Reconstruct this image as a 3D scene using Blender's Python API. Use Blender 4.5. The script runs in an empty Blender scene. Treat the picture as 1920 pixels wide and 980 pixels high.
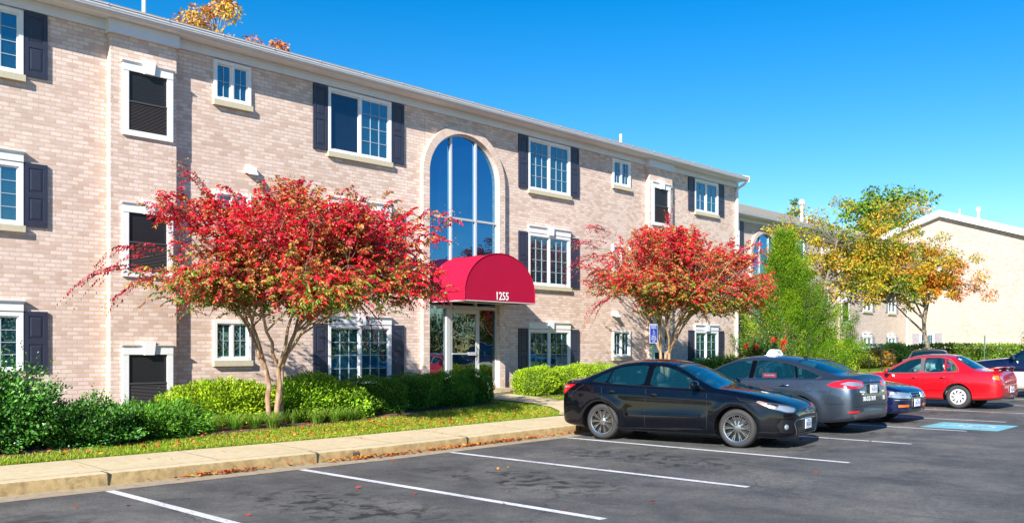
import bpy, bmesh, math, random
import numpy as np
from mathutils import Vector, Matrix
from mathutils.bvhtree import BVHTree
R=math.radians
scene=bpy.context.scene
COL=scene.collection
rng=np.random.default_rng(7)
random.seed(7)

# ------------------------------------------------------------------ helpers
def tag(o,label=None,cat=None,group=None,kind=None):
    if label: o['label']=label
    if cat: o['category']=cat
    if group: o['group']=group
    if kind: o['kind']=kind
    return o
def link(name,me,parent=None,loc=None,rotz=0):
    o=bpy.data.objects.new(name,me); COL.objects.link(o)
    if parent: o.parent=parent
    if loc is not None: o.location=loc
    if rotz: o.rotation_euler=(0,0,rotz)
    return o
def empty(name,loc,label,cat,group=None,rotz=0):
    o=bpy.data.objects.new(name,None); COL.objects.link(o); o.empty_display_size=.3
    o.location=loc; o.rotation_euler=(0,0,rotz)
    return tag(o,label,cat,group)
class MB:
    def __init__(s): s.v=[]; s.f=[]; s.m=[]
    def add(s,vs,fs,mi=0):
        b=len(s.v); s.v+= [tuple(p) for p in vs]
        for f in fs: s.f.append([b+i for i in f]); s.m.append(mi)
    def box(s,x0,x1,y0,y1,z0,z1,mi=0):
        s.add([(x0,y0,z0),(x1,y0,z0),(x1,y1,z0),(x0,y1,z0),(x0,y0,z1),(x1,y0,z1),(x1,y1,z1),(x0,y1,z1)],
              [(0,3,2,1),(4,5,6,7),(0,1,5,4),(1,2,6,5),(2,3,7,6),(3,0,4,7)],mi)
    def quad(s,a,b,c,d,mi=0): s.add([a,b,c,d],[(0,1,2,3)],mi)
    def prism(s,poly,a,b,axis='y',mi=0):
        # poly in the two other axes (x,z),(x,y),(y,z); extruded a..b
        def P(p,t):
            if axis=='y': return (p[0],t,p[1])
            if axis=='z': return (p[0],p[1],t)
            return (t,p[0],p[1])
        n=len(poly)
        s.add([P(p,a) for p in poly]+[P(p,b) for p in poly],
              [list(range(n)),list(range(2*n-1,n-1,-1))]+[(i,(i+1)%n+0,(i+1)%n+n,i+n) for i in range(n)],mi)
    def tube(s,pts,rads,n=8,mi=0,caps=True):
        pts=[Vector(p) for p in pts]; b=len(s.v); k=len(pts)
        if not hasattr(rads,'__len__'): rads=[rads]*k
        up=Vector((0.13,0.21,1)).normalized()
        for i,p in enumerate(pts):
            d=(pts[min(i+1,k-1)]-pts[max(i-1,0)])
            if d.length<1e-9: d=Vector((0,0,1))
            d.normalize(); a=d.cross(up)
            if a.length<.2: a=d.cross(Vector((1,0,0)))
            a.normalize(); c=d.cross(a)
            for j in range(n):
                t=2*math.pi*j/n
                s.v.append(tuple(p+(a*math.cos(t)+c*math.sin(t))*rads[i]))
        for i in range(k-1):
            for j in range(n):
                s.f.append([b+i*n+j,b+i*n+(j+1)%n,b+(i+1)*n+(j+1)%n,b+(i+1)*n+j]); s.m.append(mi)
        if caps:
            s.f.append([b+j for j in range(n)][::-1]); s.m.append(mi)
            s.f.append([b+(k-1)*n+j for j in range(n)]); s.m.append(mi)
    def lathe(s,prof,n=32,axis='z',c=(0,0,0),mi=0,mis=None):
        b=len(s.v)
        for (r,h) in prof:
            for j in range(n):
                t=2*math.pi*j/n; x=r*math.cos(t); y=r*math.sin(t)
                if axis=='z': p=(x,y,h)
                elif axis=='y': p=(x,h,y)
                else: p=(h,x,y)
                s.v.append((p[0]+c[0],p[1]+c[1],p[2]+c[2]))
        for i in range(len(prof)-1):
            for j in range(n):
                s.f.append([b+i*n+j,b+i*n+(j+1)%n,b+(i+1)*n+(j+1)%n,b+(i+1)*n+j]); s.m.append(mis[i] if mis else mi)
    def mesh(s,name,mats,smooth=False,fixn=True):
        me=bpy.data.meshes.new(name); me.from_pydata(s.v,[],s.f); 
        if not isinstance(mats,(list,tuple)): mats=[mats]
        for m in mats: me.materials.append(m)
        me.polygons.foreach_set('material_index',s.m)
        if fixn:
            bm=bmesh.new(); bm.from_mesh(me); bmesh.ops.recalc_face_normals(bm,faces=bm.faces); bm.to_mesh(me); bm.free()
        if smooth:
            me.polygons.foreach_set('use_smooth',[True]*len(me.polygons)); me.set_sharp_from_angle(angle=R(35 if smooth is True else smooth))
        me.update(); return me
    def build(s,name,mats,parent=None,smooth=False,loc=None,fixn=True,rotz=0):
        return link(name,s.mesh(name,mats,smooth,fixn),parent,loc,rotz)

# ------------------------------------------------------------------ materials
def mat(name):
    m=bpy.data.materials.new(name); m.use_nodes=True
    nt=m.node_tree; nt.nodes.clear()
    o=nt.nodes.new('ShaderNodeOutputMaterial'); p=nt.nodes.new('ShaderNodeBsdfPrincipled')
    nt.links.new(p.outputs[0],o.inputs[0]); return m,nt,p,o
def N(nt,t,**k):
    n=nt.nodes.new(t)
    for a,b in k.items(): setattr(n,a,b)
    return n
def simple(name,col,rough=.5,metal=0,spec=.5,coat=0,noise=None,bump=0,nscale=20):
    m,nt,p,o=mat(name)
    p.inputs['Base Color'].default_value=(*col,1); p.inputs['Roughness'].default_value=rough
    p.inputs['Metallic'].default_value=metal; p.inputs['Specular IOR Level'].default_value=spec
    p.inputs['Coat Weight'].default_value=coat; p.inputs['Coat Roughness'].default_value=.03
    if noise or bump:
        tc=N(nt,'ShaderNodeTexCoord'); nz=N(nt,'ShaderNodeTexNoise'); nz.inputs['Scale'].default_value=nscale; nz.inputs['Detail'].default_value=6
        nt.links.new(tc.outputs['Object'],nz.inputs['Vector'])
        if noise:
            mx=N(nt,'ShaderNodeMix',data_type='RGBA'); mx.inputs[6].default_value=(*[c*(1-noise) for c in col],1); mx.inputs[7].default_value=(*[min(1,c*(1+noise)) for c in col],1)
            nt.links.new(nz.outputs['Fac'],mx.inputs[0]); nt.links.new(mx.outputs[2],p.inputs['Base Color'])
        if bump:
            bp=N(nt,'ShaderNodeBump'); bp.inputs['Strength'].default_value=bump; bp.inputs['Distance'].default_value=.01
            nt.links.new(nz.outputs['Fac'],bp.inputs['Height']); nt.links.new(bp.outputs[0],p.inputs['Normal'])
    return m
def ramp(nt,src,stops,interp='LINEAR'):
    r=N(nt,'ShaderNodeValToRGB'); r.color_ramp.interpolation=interp
    e=r.color_ramp.elements
    e[0].position=stops[0][0]; e[0].color=(*stops[0][1],1)
    e[1].position=stops[-1][0]; e[1].color=(*stops[-1][1],1)
    for p,c in stops[1:-1]:
        q=e.new(p); q.color=(*c,1)
    nt.links.new(src,r.inputs[0]); return r.outputs[0]
def mixc(nt,fac,a,b,mode='MIX'):
    m=N(nt,'ShaderNodeMix',data_type='RGBA',blend_type=mode)
    for s,v in ((0,fac),(6,a),(7,b)):
        if hasattr(v,'is_linked') or hasattr(v,'node'): nt.links.new(v,m.inputs[s])
        elif isinstance(v,(tuple,list)): m.inputs[s].default_value=(*v,1)
        else: m.inputs[s].default_value=v
    return m.outputs[2]
def math_(nt,op,a,b=None,c=None):
    m=N(nt,'ShaderNodeMath',operation=op)
    for i,v in enumerate((a,b,c)):
        if v is None: continue
        if hasattr(v,'node'): nt.links.new(v,m.inputs[i])
        else: m.inputs[i].default_value=v
    return m.outputs[0]
def noise(nt,vec,scale,detail=4,rough=.6,dist=0):
    n=N(nt,'ShaderNodeTexNoise'); n.inputs['Scale'].default_value=scale; n.inputs['Detail'].default_value=detail
    n.inputs['Roughness'].default_value=rough; n.inputs['Distortion'].default_value=dist
    if vec: nt.links.new(vec,n.inputs['Vector'])
    return n.outputs['Fac']

def brick_mat(name,c1=(.80,.655,.605),c2=(.47,.30,.25),mortar=(.66,.44,.22),bw=.205,rh=.0815,uv=False,ms=.0085,dirt=.07):
    m,nt,p,o=mat(name); tc=N(nt,'ShaderNodeTexCoord')
    if uv: vec=tc.outputs['UV']
    else:
        g=N(nt,'ShaderNodeNewGeometry'); 
        vt=N(nt,'ShaderNodeVectorTransform',vector_type='NORMAL',convert_from='WORLD',convert_to='OBJECT'); nt.links.new(g.outputs['Normal'],vt.inputs[0])
        sn=N(nt,'ShaderNodeSeparateXYZ'); nt.links.new(vt.outputs[0],sn.inputs[0])
        so=N(nt,'ShaderNodeSeparateXYZ'); nt.links.new(tc.outputs['Object'],so.inputs[0])
        ax=math_(nt,'ABSOLUTE',sn.outputs[0]); f=math_(nt,'GREATER_THAN',ax,.6)
        mx=N(nt,'ShaderNodeMix',data_type='FLOAT'); nt.links.new(f,mx.inputs[0]); nt.links.new(so.outputs[0],mx.inputs[2]); nt.links.new(so.outputs[1],mx.inputs[3])
        cb=N(nt,'ShaderNodeCombineXYZ'); nt.links.new(mx.outputs[0],cb.inputs[0]); nt.links.new(so.outputs[2],cb.inputs[1]); vec=cb.outputs[0]
    # slight wobble so courses are not ruler straight
    wob=N(nt,'ShaderNodeTexNoise'); wob.inputs['Scale'].default_value=9; nt.links.new(vec,wob.inputs['Vector'])
    va=N(nt,'ShaderNodeVectorMath',operation='MULTIPLY_ADD'); nt.links.new(wob.outputs['Color'],va.inputs[0]); va.inputs[1].default_value=(.007,.007,0); nt.links.new(vec,va.inputs[2])
    b=N(nt,'ShaderNodeTexBrick'); b.offset=.5; nt.links.new(va.outputs[0],b.inputs['Vector'])
    b.inputs['Scale'].default_value=1; b.inputs['Brick Width'].default_value=bw; b.inputs['Row Height'].default_value=rh
    b.inputs['Mortar Size'].default_value=ms; b.inputs['Mortar Smooth'].default_value=.2; b.inputs['Bias'].default_value=-.30
    b.inputs['Color1'].default_value=(*c1,1); b.inputs['Color2'].default_value=(*c2,1); b.inputs['Mortar'].default_value=(*mortar,1)
    n1=noise(nt,vec,55,5,.7); n2=noise(nt,vec,.55,4,.6); n3=noise(nt,vec,6,3,.5)
    c=mixc(nt,ramp(nt,n1,[(.3,(0,0,0)),(.75,(1,1,1))]),b.outputs['Color'],mixc(nt,.4,b.outputs['Color'],(.84,.75,.72)))
    dk=ramp(nt,n2,[(.3,(1-dirt*1.6,1-dirt*1.8,1-dirt*2.0)),(.7,(1,1,1))])
    c=mixc(nt,1.0,c,dk,'MULTIPLY')
    dk2=ramp(nt,n3,[(.3,(.93,.91,.90)),(.6,(1,1,1))])
    c=mixc(nt,1.0,c,dk2,'MULTIPLY')
    nt.links.new(c,p.inputs['Base Color']); p.inputs['Roughness'].default_value=.85; p.inputs['Specular IOR Level'].default_value=.25
    h=math_(nt,'ADD',math_(nt,'MULTIPLY',b.outputs['Fac'],-1.0),math_(nt,'MULTIPLY',n1,.5))
    bp=N(nt,'ShaderNodeBump'); bp.inputs['Strength'].default_value=.7; bp.inputs['Distance'].default_value=.008
    nt.links.new(h,bp.inputs['Height']); nt.links.new(bp.outputs[0],p.inputs['Normal'])
    return m
M={}
M['brick']=brick_mat('brick'); 
M['brick_arch']=brick_mat('brick_arch',uv=True,bw=.0815,rh=.225,c1=(.74,.60,.54),c2=(.60,.44,.38))
M['brick_gable']=brick_mat('brick_gable',c1=(.47,.395,.345),c2=(.34,.24,.20),mortar=(.34,.26,.19),dirt=.06)
M['brick_pale']=brick_mat('brick_pale',c1=(.64,.53,.46),c2=(.44,.31,.25),mortar=(.66,.55,.44),dirt=.06)
M['muntin']=simple('grid_bar',(.38,.47,.54),.4)
M['white']=simple('white_paint',(.80,.80,.80),.45,noise=.06,nscale=6)
M['trim']=simple('white_aluminium_trim',(.66,.70,.78),.4,noise=.07,nscale=3)
M['gutter']=simple('gutter_metal',(.62,.63,.66),.35,noise=.10,nscale=5)
M['sill']=simple('cast_stone_sill',(.56,.50,.36),.8,noise=.16,bump=.3,nscale=30)
M['shutter']=simple('shutter_vinyl',(.032,.036,.062),.42,noise=.15,nscale=14,bump=.12)
M['shutter_pale']=simple('shutter_vinyl_faded',(.26,.25,.29),.5,noise=.15,nscale=14)
M['black']=simple('black_louver',(.018,.018,.020),.5)
M['louver']=simple('grey_louver',(.07,.065,.068),.5)
M['roof']=simple('roof_shingle',(.27,.24,.19),.9,noise=.35,bump=.5,nscale=25)
M['awning']=simple('awning_fabric',(.40,.004,.038),.85,spec=.2,noise=.13,bump=.35,nscale=2.2)
M['number']=simple('white_lettering',(.82,.82,.82),.5)
M['alu']=simple('door_aluminium',(.60,.60,.60),.35,metal=.3)
M['room']=simple('room_interior',(.10,.10,.11),.9)
M['black_metal']=simple('black_railing',(.015,.015,.015),.4)
M['greybox']=simple('utility_box_green',(.30,.42,.34),.6,noise=.1)
M['curtain']=simple('curtain_fabric',(.40,.43,.43),.85,noise=.15,nscale=9)
def blind_mat():
    m,nt,p,o=mat('window_blind'); tc=N(nt,'ShaderNodeTexCoord'); s=N(nt,'ShaderNodeSeparateXYZ'); nt.links.new(tc.outputs['Object'],s.inputs[0])
    w=math_(nt,'PINGPONG',s.outputs[2],.0165)
    c=ramp(nt,math_(nt,'MULTIPLY',w,60.),[(0,(.10,.13,.14)),(.35,(.38,.44,.45)),(1,(.42,.48,.48))])
    nt.links.new(c,p.inputs['Base Color']); p.inputs['Roughness'].default_value=.6; return m
M['blind']=blind_mat()
def glass_mat(name,tint=(.75,.86,.92),refl=.30,body=(.01,.03,.04),clear=.5,tone=(.75,.92,1)):
    m,nt,p,o=mat(name); nt.nodes.remove(p)
    g=N(nt,'ShaderNodeBsdfGlossy'); g.inputs['Roughness'].default_value=.012; g.inputs['Color'].default_value=(*tone,1)
    tc=N(nt,'ShaderNodeTexCoord'); nz=noise(nt,tc.outputs['Object'],1.1,2)
    bp=N(nt,'ShaderNodeBump'); bp.inputs['Strength'].default_value=.08; bp.inputs['Distance'].default_value=.05; nt.links.new(nz,bp.inputs['Height']); nt.links.new(bp.outputs[0],g.inputs['Normal'])
    t=N(nt,'ShaderNodeBsdfTransparent'); t.inputs['Color'].default_value=(*tint,1)
    d=N(nt,'ShaderNodeBsdfDiffuse'); d.inputs['Color'].default_value=(*body,1)
    m1=N(nt,'ShaderNodeMixShader'); m1.inputs[0].default_value=clear; nt.links.new(d.outputs[0],m1.inputs[1]); nt.links.new(t.outputs[0],m1.inputs[2])
    fr=N(nt,'ShaderNodeFresnel'); fr.inputs['IOR'].default_value=1.5
    f=math_(nt,'ADD',math_(nt,'MULTIPLY',fr.outputs[0],1-refl),refl)
    m2=N(nt,'ShaderNodeMixShader'); nt.links.new(f,m2.inputs[0]); nt.links.new(m1.outputs[0],m2.inputs[1]); nt.links.new(g.outputs[0],m2.inputs[2])
    nt.links.new(m2.outputs[0],o.inputs[0]); return m
M['glass']=glass_mat('window_glass',refl=.22,clear=.50,body=(.015,.075,.10),tone=(.55,.85,1))
M['glass_blue']=glass_mat('coated_stair_glass',refl=.40,clear=.25,body=(.004,.02,.05),tone=(.22,.62,1))
M['glass_door']=glass_mat('entrance_glass',refl=.16,clear=.75,body=(.01,.01,.01))
M['car_glass']=glass_mat('car_glass',tint=(.62,.88,.88),refl=.07,clear=.90,body=(.02,.16,.18),tone=(.65,.95,1))
def road_mats():
    m,nt,p,o=mat('asphalt'); tc=N(nt,'ShaderNodeTexCoord'); v=tc.outputs['Object']
    n1=noise(nt,v,.35,5,.6,.4); n2=noise(nt,v,130,3,.8); n3=noise(nt,v,6,6,.75)
    mp=N(nt,'ShaderNodeMapping'); mp.inputs['Scale'].default_value=(1.0,.32,1); nt.links.new(v,mp.inputs[0]); n4=noise(nt,mp.outputs[0],1.6,7,.72,.6)
    c=ramp(nt,n1,[(.3,(.060,.060,.060)),(.7,(.100,.099,.096))])
    cr=N(nt,'ShaderNodeTexVoronoi',feature='DISTANCE_TO_EDGE'); cr.inputs['Scale'].default_value=.42; wv=N(nt,'ShaderNodeVectorMath',operation='MULTIPLY_ADD'); wn=N(nt,'ShaderNodeTexNoise'); wn.inputs['Scale'].default_value=1.6; wn.inputs['Detail'].default_value=5; nt.links.new(v,wn.inputs['Vector']); nt.links.new(wn.outputs['Color'],wv.inputs[0]); wv.inputs[1].default_value=(.9,.9,0); nt.links.new(v,wv.inputs[2]); nt.links.new(wv.outputs[0],cr.inputs['Vector'])
    ck=math_(nt,'MULTIPLY',ramp(nt,cr.outputs['Distance'],[(0,(1,1,1)),(.006,(0,0,0))]),ramp(nt,n1,[(.45,(0,0,0)),(.6,(.8,.8,.8))]))
    c=mixc(nt,ck,c,(.02,.02,.02))
    c=mixc(nt,ramp(nt,n2,[(.54,(0,0,0)),(.68,(1,1,1))]),c,(.24,.24,.24))
    n7=noise(nt,v,32,4,.8); c=mixc(nt,1.0,c,ramp(nt,n7,[(.34,(.62,.62,.63)),(.62,(1.28,1.27,1.25))]),'MULTIPLY')
    c=mixc(nt,1.0,c,ramp(nt,n3,[(.3,(.78,.78,.78)),(.65,(1.12,1.12,1.12))]),'MULTIPLY')
    c=mixc(nt,1.0,c,ramp(nt,n4,[(.38,(1.0,1.0,1.0)),(.62,(1.35,1.33,1.28))]),'MULTIPLY')
    # parking stains: dark oily spots in the middle of the bays
    s=N(nt,'ShaderNodeSeparateXYZ'); nt.links.new(v,s.inputs[0])
    bx=math_(nt,'PINGPONG',math_(nt,'SUBTRACT',s.outputs[0],4.35),1.4)
    by=math_(nt,'ABSOLUTE',math_(nt,'SUBTRACT',s.outputs[1],8.1))
    msk=math_(nt,'MULTIPLY',ramp(nt,bx,[(.55,(0,0,0)),(1.0,(1,1,1))]),ramp(nt,math_(nt,'MULTIPLY',by,.4),[(.3,(1,1,1)),(.9,(0,0,0))]))
    n5=noise(nt,v,4.5,4,.6,.5)
    st=math_(nt,'MULTIPLY',msk,ramp(nt,n5,[(.50,(0,0,0)),(.60,(1,1,1))]))
    c=mixc(nt,math_(nt,'MULTIPLY',st,.85),c,(.014,.013,.013))
    n6=noise(nt,v,.9,4,.6,.3); c=mixc(nt,1.0,c,ramp(nt,n6,[(.35,(.66,.68,.72)),(.62,(1.15,1.13,1.10))]),'MULTIPLY')
    # cracks
    nt.links.new(c,p.inputs['Base Color']); p.inputs['Roughness'].default_value=.8; p.inputs['Specular IOR Level'].default_value=.35
    bp=N(nt,'ShaderNodeBump'); bp.inputs['Strength'].default_value=.6; bp.inputs['Distance'].default_value=.006; nt.links.new(n2,bp.inputs['Height']); nt.links.new(bp.outputs[0],p.inputs['Normal'])
    M['asphalt']=m
    def paint(name,col):
        m,nt,p,o=mat(name); tc=N(nt,'ShaderNodeTexCoord'); v=tc.outputs['Object']
        n=noise(nt,v,28,7,.8); nb=noise(nt,v,1.6,3,.6)
        f=math_(nt,'ADD',n,math_(nt,'MULTIPLY',nb,.35))
        c=ramp(nt,f,[(.52,(.10,.10,.11)),(.63,tuple(q*.75 for q in col)),(.80,col)])
        nt.links.new(c,p.inputs['Base Color']); p.inputs['Roughness'].default_value=.7; return m
    M['line']=paint('white_road_paint',(.74,.74,.76)); M['blue_paint']=paint('blue_road_paint',(.20,.52,.60))
    def conc(name,a,b,crack=False,stain=None):
        m,nt,p,o=mat(name); tc=N(nt,'ShaderNodeTexCoord'); v=tc.outputs['Object']
        n1=noise(nt,v,.9,6,.65); n2=noise(nt,v,160,3,.8); n3=noise(nt,v,7,6,.75,.5)
        c=ramp(nt,n1,[(.3,a),(.7,b)])
        if stain: c=mixc(nt,ramp(nt,n3,[(.42,(0,0,0)),(.66,(.85,.85,.85))]),c,stain)
        c=mixc(nt,1.0,c,ramp(nt,n2,[(.3,(.75,.75,.75)),(.6,(1.08,1.08,1.08))]),'MULTIPLY')
        nt.links.new(c,p.inputs['Base Color']); p.inputs['Roughness'].default_value=.88; p.inputs['Specular IOR Level'].default_value=.2
        bp=N(nt,'ShaderNodeBump'); bp.inputs['Strength'].default_value=.4; bp.inputs['Distance'].default_value=.004; nt.links.new(n2,bp.inputs['Height']); nt.links.new(bp.outputs[0],p.inputs['Normal'])
        return m
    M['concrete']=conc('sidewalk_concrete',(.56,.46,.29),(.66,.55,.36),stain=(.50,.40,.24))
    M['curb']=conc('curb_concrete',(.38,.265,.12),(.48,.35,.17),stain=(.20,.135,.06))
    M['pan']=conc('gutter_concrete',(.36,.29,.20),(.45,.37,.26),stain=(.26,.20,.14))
    M['soil']=conc('mulch_soil',(.12,.07,.05),(.20,.13,.09),stain=(.07,.04,.03))
road_mats()
def grass_mat():
    m,nt,p,o=mat('lawn'); tc=N(nt,'ShaderNodeTexCoord'); v=tc.outputs['Object']
    n=noise(nt,v,1.3,6,.7); n2=noise(nt,v,45,4,.8)
    c=ramp(nt,n,[(.3,(.12,.20,.015)),(.55,(.20,.27,.025)),(.75,(.31,.30,.06))])
    c=mixc(nt,1.0,c,ramp(nt,n2,[(.3,(.55,.55,.55)),(.7,(1.2,1.2,1.2))]),'MULTIPLY')
    nt.links.new(c,p.inputs['Base Color']); p.inputs['Roughness'].default_value=.9; p.inputs['Specular IOR Level'].default_value=.1
    return m
M['lawn']=grass_mat()
def leaf_mat(name,rough=.5,trans=.20,spec=.3):
    m,nt,p,o=mat(name); a=N(nt,'ShaderNodeAttribute'); a.attribute_name='Col'
    nt.links.new(a.outputs['Color'],p.inputs['Base Color']); p.inputs['Roughness'].default_value=rough; p.inputs['Specular IOR Level'].default_value=spec
    t=N(nt,'ShaderNodeBsdfTranslucent'); nt.links.new(a.outputs['Color'],t.inputs['Color'])
    mx=N(nt,'ShaderNodeMixShader'); mx.inputs[0].default_value=trans
    nt.links.new(p.outputs[0],mx.inputs[1]); nt.links.new(t.outputs[0],mx.inputs[2]); nt.links.new(mx.outputs[0],o.inputs[0]); return m
M['leaf']=leaf_mat('leaf'); M['leaf_dense']=leaf_mat('evergreen_leaf',.55,.12,.25); M['leaf_glossy']=leaf_mat('glossy_leaf',.38,.10,.45); M['blade']=leaf_mat('grass_blade',.6,.4,.2); M['dry_leaf']=leaf_mat('dry_leaf',.7,.1,.2)
def bark_mat(name,a,b,sc=(8,8,1.5)):
    m,nt,p,o=mat(name); tc=N(nt,'ShaderNodeTexCoord'); mp=N(nt,'ShaderNodeMapping'); mp.inputs['Scale'].default_value=sc; nt.links.new(tc.outputs['Object'],mp.inputs[0])
    n=noise(nt,mp.outputs[0],2.2,5,.65,.3); c=ramp(nt,n,[(.35,a),(.62,b)],'EASE'); nt.links.new(c,p.inputs['Base Color']); p.inputs['Roughness'].default_value=.75
    bp=N(nt,'ShaderNodeBump'); bp.inputs['Strength'].default_value=.3; bp.inputs['Distance'].default_value=.01; nt.links.new(n,bp.inputs['Height']); nt.links.new(bp.outputs[0],p.inputs['Normal']); return m
M['bark_myrtle']=bark_mat('crape_myrtle_bark',(.24,.12,.065),(.42,.30,.19)); M['bark']=bark_mat('grey_bark',(.10,.08,.06),(.26,.22,.17),(14,14,3)); M['twig']=simple('twig',(.13,.075,.045),.85)

# ------------------------------------------------------------------ site heights
def lot(x): return .0115*min(max(0,x-9),52)
def grd(x,y):
    t=min(max((y-12.85)/5.5,0),1); t=t*t*(3-2*t)
    k=min(max((x-32)/1.5,0),1)*min(max((41-x)/1.5,0),1)*min(max((15.4-y)/.9,0),1)
    return lot(x)+(.18+.19*t)*(1-k)-.01*k
# ------------------------------------------------------------------ ground, lot, kerb, pavement
def sheet(name,mat_,xs,yfun,zfun,kind='structure',top=None,ny=1):
    """strip of quads; yfun(x)->(y0,y1)"""
    mb=MB()
    nx=len(xs)
    for x in xs:
        a,b=yfun(x)
        for j in range(ny+1):
            y=a+(b-a)*j/ny; mb.v.append((x,y,zfun(x,y)))
    for i in range(nx-1):
        for j in range(ny):
            mb.f.append([i*(ny+1)+j,(i+1)*(ny+1)+j,(i+1)*(ny+1)+j+1,i*(ny+1)+j+1]); mb.m.append(0)
    o=mb.build(name,mat_,smooth=True,fixn=False); tag(o,kind=kind); return o
XS=[-60,-30,-10,0,5,9]+[9+2*i for i in range(1,27)]+[70,90,140]
g=MB(); g.quad((-900,-900,-.06),(1500,-900,-.06),(1500,1500,-.06),(-900,1500,-.06)); tag(g.build('ground',M['lawn'],fixn=False),kind='structure')
sheet('parking_lot',M['asphalt'],XS,lambda x:(-60,10.92),lambda x,y:lot(x))
sheet('gutter_pan',M['pan'],XS,lambda x:(10.92,11.40),lambda x,y:lot(x)+.004+(y-10.92)*-.01)
# kerb
kb=MB()
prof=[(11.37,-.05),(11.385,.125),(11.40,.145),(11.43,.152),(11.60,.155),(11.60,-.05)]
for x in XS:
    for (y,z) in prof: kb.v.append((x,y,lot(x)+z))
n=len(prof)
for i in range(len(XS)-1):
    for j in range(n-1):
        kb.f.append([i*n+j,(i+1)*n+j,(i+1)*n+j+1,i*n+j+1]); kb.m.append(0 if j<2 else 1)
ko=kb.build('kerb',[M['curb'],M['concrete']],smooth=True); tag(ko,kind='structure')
sw=sheet('sidewalk',M['concrete'],XS,lambda x:(11.597,12.85),lambda x,y:lot(x)+.157+(y-11.6)*.02)
# joints in kerb and pavement
jm=simple('joint_gap',(.05,.04,.03),.9)
jb=MB(); x=1.55
while x<60:
    jb.box(x-.006,x+.006,11.366,11.60,lot(x)-.01,lot(x)+.159); 
    x+=3.05
jb2=MB(); x=.1
while x<60:
    jb2.quad((x-.006,11.6,lot(x)+.163),(x+.006,11.6,lot(x)+.163),(x+.006,12.85,lot(x)+.188),(x-.006,12.85,lot(x)+.188)); x+=1.525
tag(jb.build('kerb_joint',jm),kind='structure'); tag(jb2.build('sidewalk_joint',simple('shallow_joint',(.36,.29,.19),.9),fixn=False),kind='structure')
# lawn terrain
xs2=[-60,-30,-10]+[ -6+i*1.0 for i in range(0,90)]+[100,140]
sheet('lawn_ground',M['lawn'],xs2,lambda x:(12.85,60),grd,ny=48)
# path to the door
pth=MB()
L=[(16.15,18.2),(16.2,17.2),(16.4,16.2),(16.45,15.2),(16.2,14.3),(15.6,13.5),(14.8,12.86)]
Rr=[(17.95,18.2),(17.85,17.2),(17.75,16.2),(17.7,15.2),(17.9,14.3),(18.4,13.5),(19.3,12.86)]
for a,b in zip(L,Rr): pth.v+= [(a[0],a[1],grd(*a)+.022),(b[0],b[1],grd(*b)+.022)]
for i in range(len(L)-1): pth.f.append([2*i,2*i+2,2*i+3,2*i+1]); pth.m.append(0)
tag(pth.build('entrance_path',M['concrete']),kind='structure')
# planting bed soil
def bed(name,pts_front,pts_back,dz=.012):
    mb=MB()
    for a,b in zip(pts_front,pts_back):
        for k in range(5):
            x=a[0]+(b[0]-a[0])*k/4; y=a[1]+(b[1]-a[1])*k/4; mb.v.append((x,y,grd(x,y)+dz))
    for i in range(len(pts_front)-1):
        for k in range(4): mb.f.append([i*5+k,(i+1)*5+k,(i+1)*5+k+1,i*5+k+1]); mb.m.append(0)
    return tag(mb.build(name,M['soil'],smooth=True,fixn=False),kind='structure')
bx=[2,4,5,6,7,8,9,10,11,12,13,14,15,15.9]
bed('mulch_bed',[(x,13.55+min(max((x-4)*.19,0),.95)+.08*math.sin(x*2.3)+ (max(0,x-10)*.16)) for x in bx],[(x,18.38) for x in bx])
bed('mulch_bed',[(x,16.2+.08*math.sin(x*2)) for x in [18.1,19,20,21,22,24,26,28,30,32]],[(x,18.38) for x in [18.1,19,20,21,22,24,26,28,30,32]])
bm0=MB(); bm0.quad((33.4,11.62,lot(33.4)+.003),(39.6,11.62,lot(39.6)+.003),(39.6,14.5,lot(39.6)+.003),(33.4,14.5,lot(33.4)+.003)); tag(bm0.build('side_parking_bay',M['asphalt'],fixn=False),kind='structure')
# painted lines
def line(x0,y0,x1,y1,w=.115):
    mb=MB(); k=8
    for i in range(k+1):
        x=x0+(x1-x0)*i/k; y=y0+(y1-y0)*i/k
        mb.v+= [(x-w/2,y,lot(x)+.005),(x+w/2,y,lot(x)+.005)]
    for i in range(k): mb.f.append([2*i,2*i+1,2*i+3,2*i+2]); mb.m.append(0)
    return tag(mb.build('bay_line',M['line']),kind='structure')
for x in (1.7,4.43,7.08,9.9,12.8): line(x,10.9,x,5.55)
for x in (15.75,18.6,21.1,23.75,26.5,29.3,32.1,35,37.8): line(x,10.9,x,5.75+.0)
for x in (-1.0,): line(x,10.9,x,5.55)
# accessible bay marking
z=lot(20)+.006
hb=MB(); hb.quad((18.9,5.3,lot(18.9)+.0065),(20.3,5.3,lot(20.3)+.0065),(20.3,6.75,lot(20.3)+.0065),(18.9,6.75,lot(18.9)+.0065))
tag(hb.build('painted_symbol_square',M['blue_paint'],fixn=False),kind='structure')
sy=MB()
cx,cy=19.6,5.98
def seg(a,b,w=.07):
    a=Vector(a);b=Vector(b); d=(b-a).normalized(); nn=Vector((-d.y,d.x))*w/2
    sy.add([(cx+p.x,cy+p.y,lot(cx+p.x)+.0095) for p in (a-nn,b-nn,b+nn,a+nn)],[(0,1,2,3)])
seg((-.05,.42),(-.02,.05)); seg((-.02,.05),(.22,.05)); seg((.22,.05),(.32,-.3)); seg((-.04,.25),(.2,.22))
for i in range(16):
    t=R(130+i*15); t2=R(130+(i+1)*15); seg((.0+.3*math.cos(t),-.12+.3*math.sin(t)),(.0+.3*math.cos(t2),-.12+.3*math.sin(t2)))
hd=[(-.06+.06*math.cos(t),.52+.06*math.sin(t)) for t in [k*math.pi/4 for k in range(8)]]
sy.add([(cx+a,cy+b,lot(cx+a)+.0095) for a,b in hd],[list(range(8))])
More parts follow.
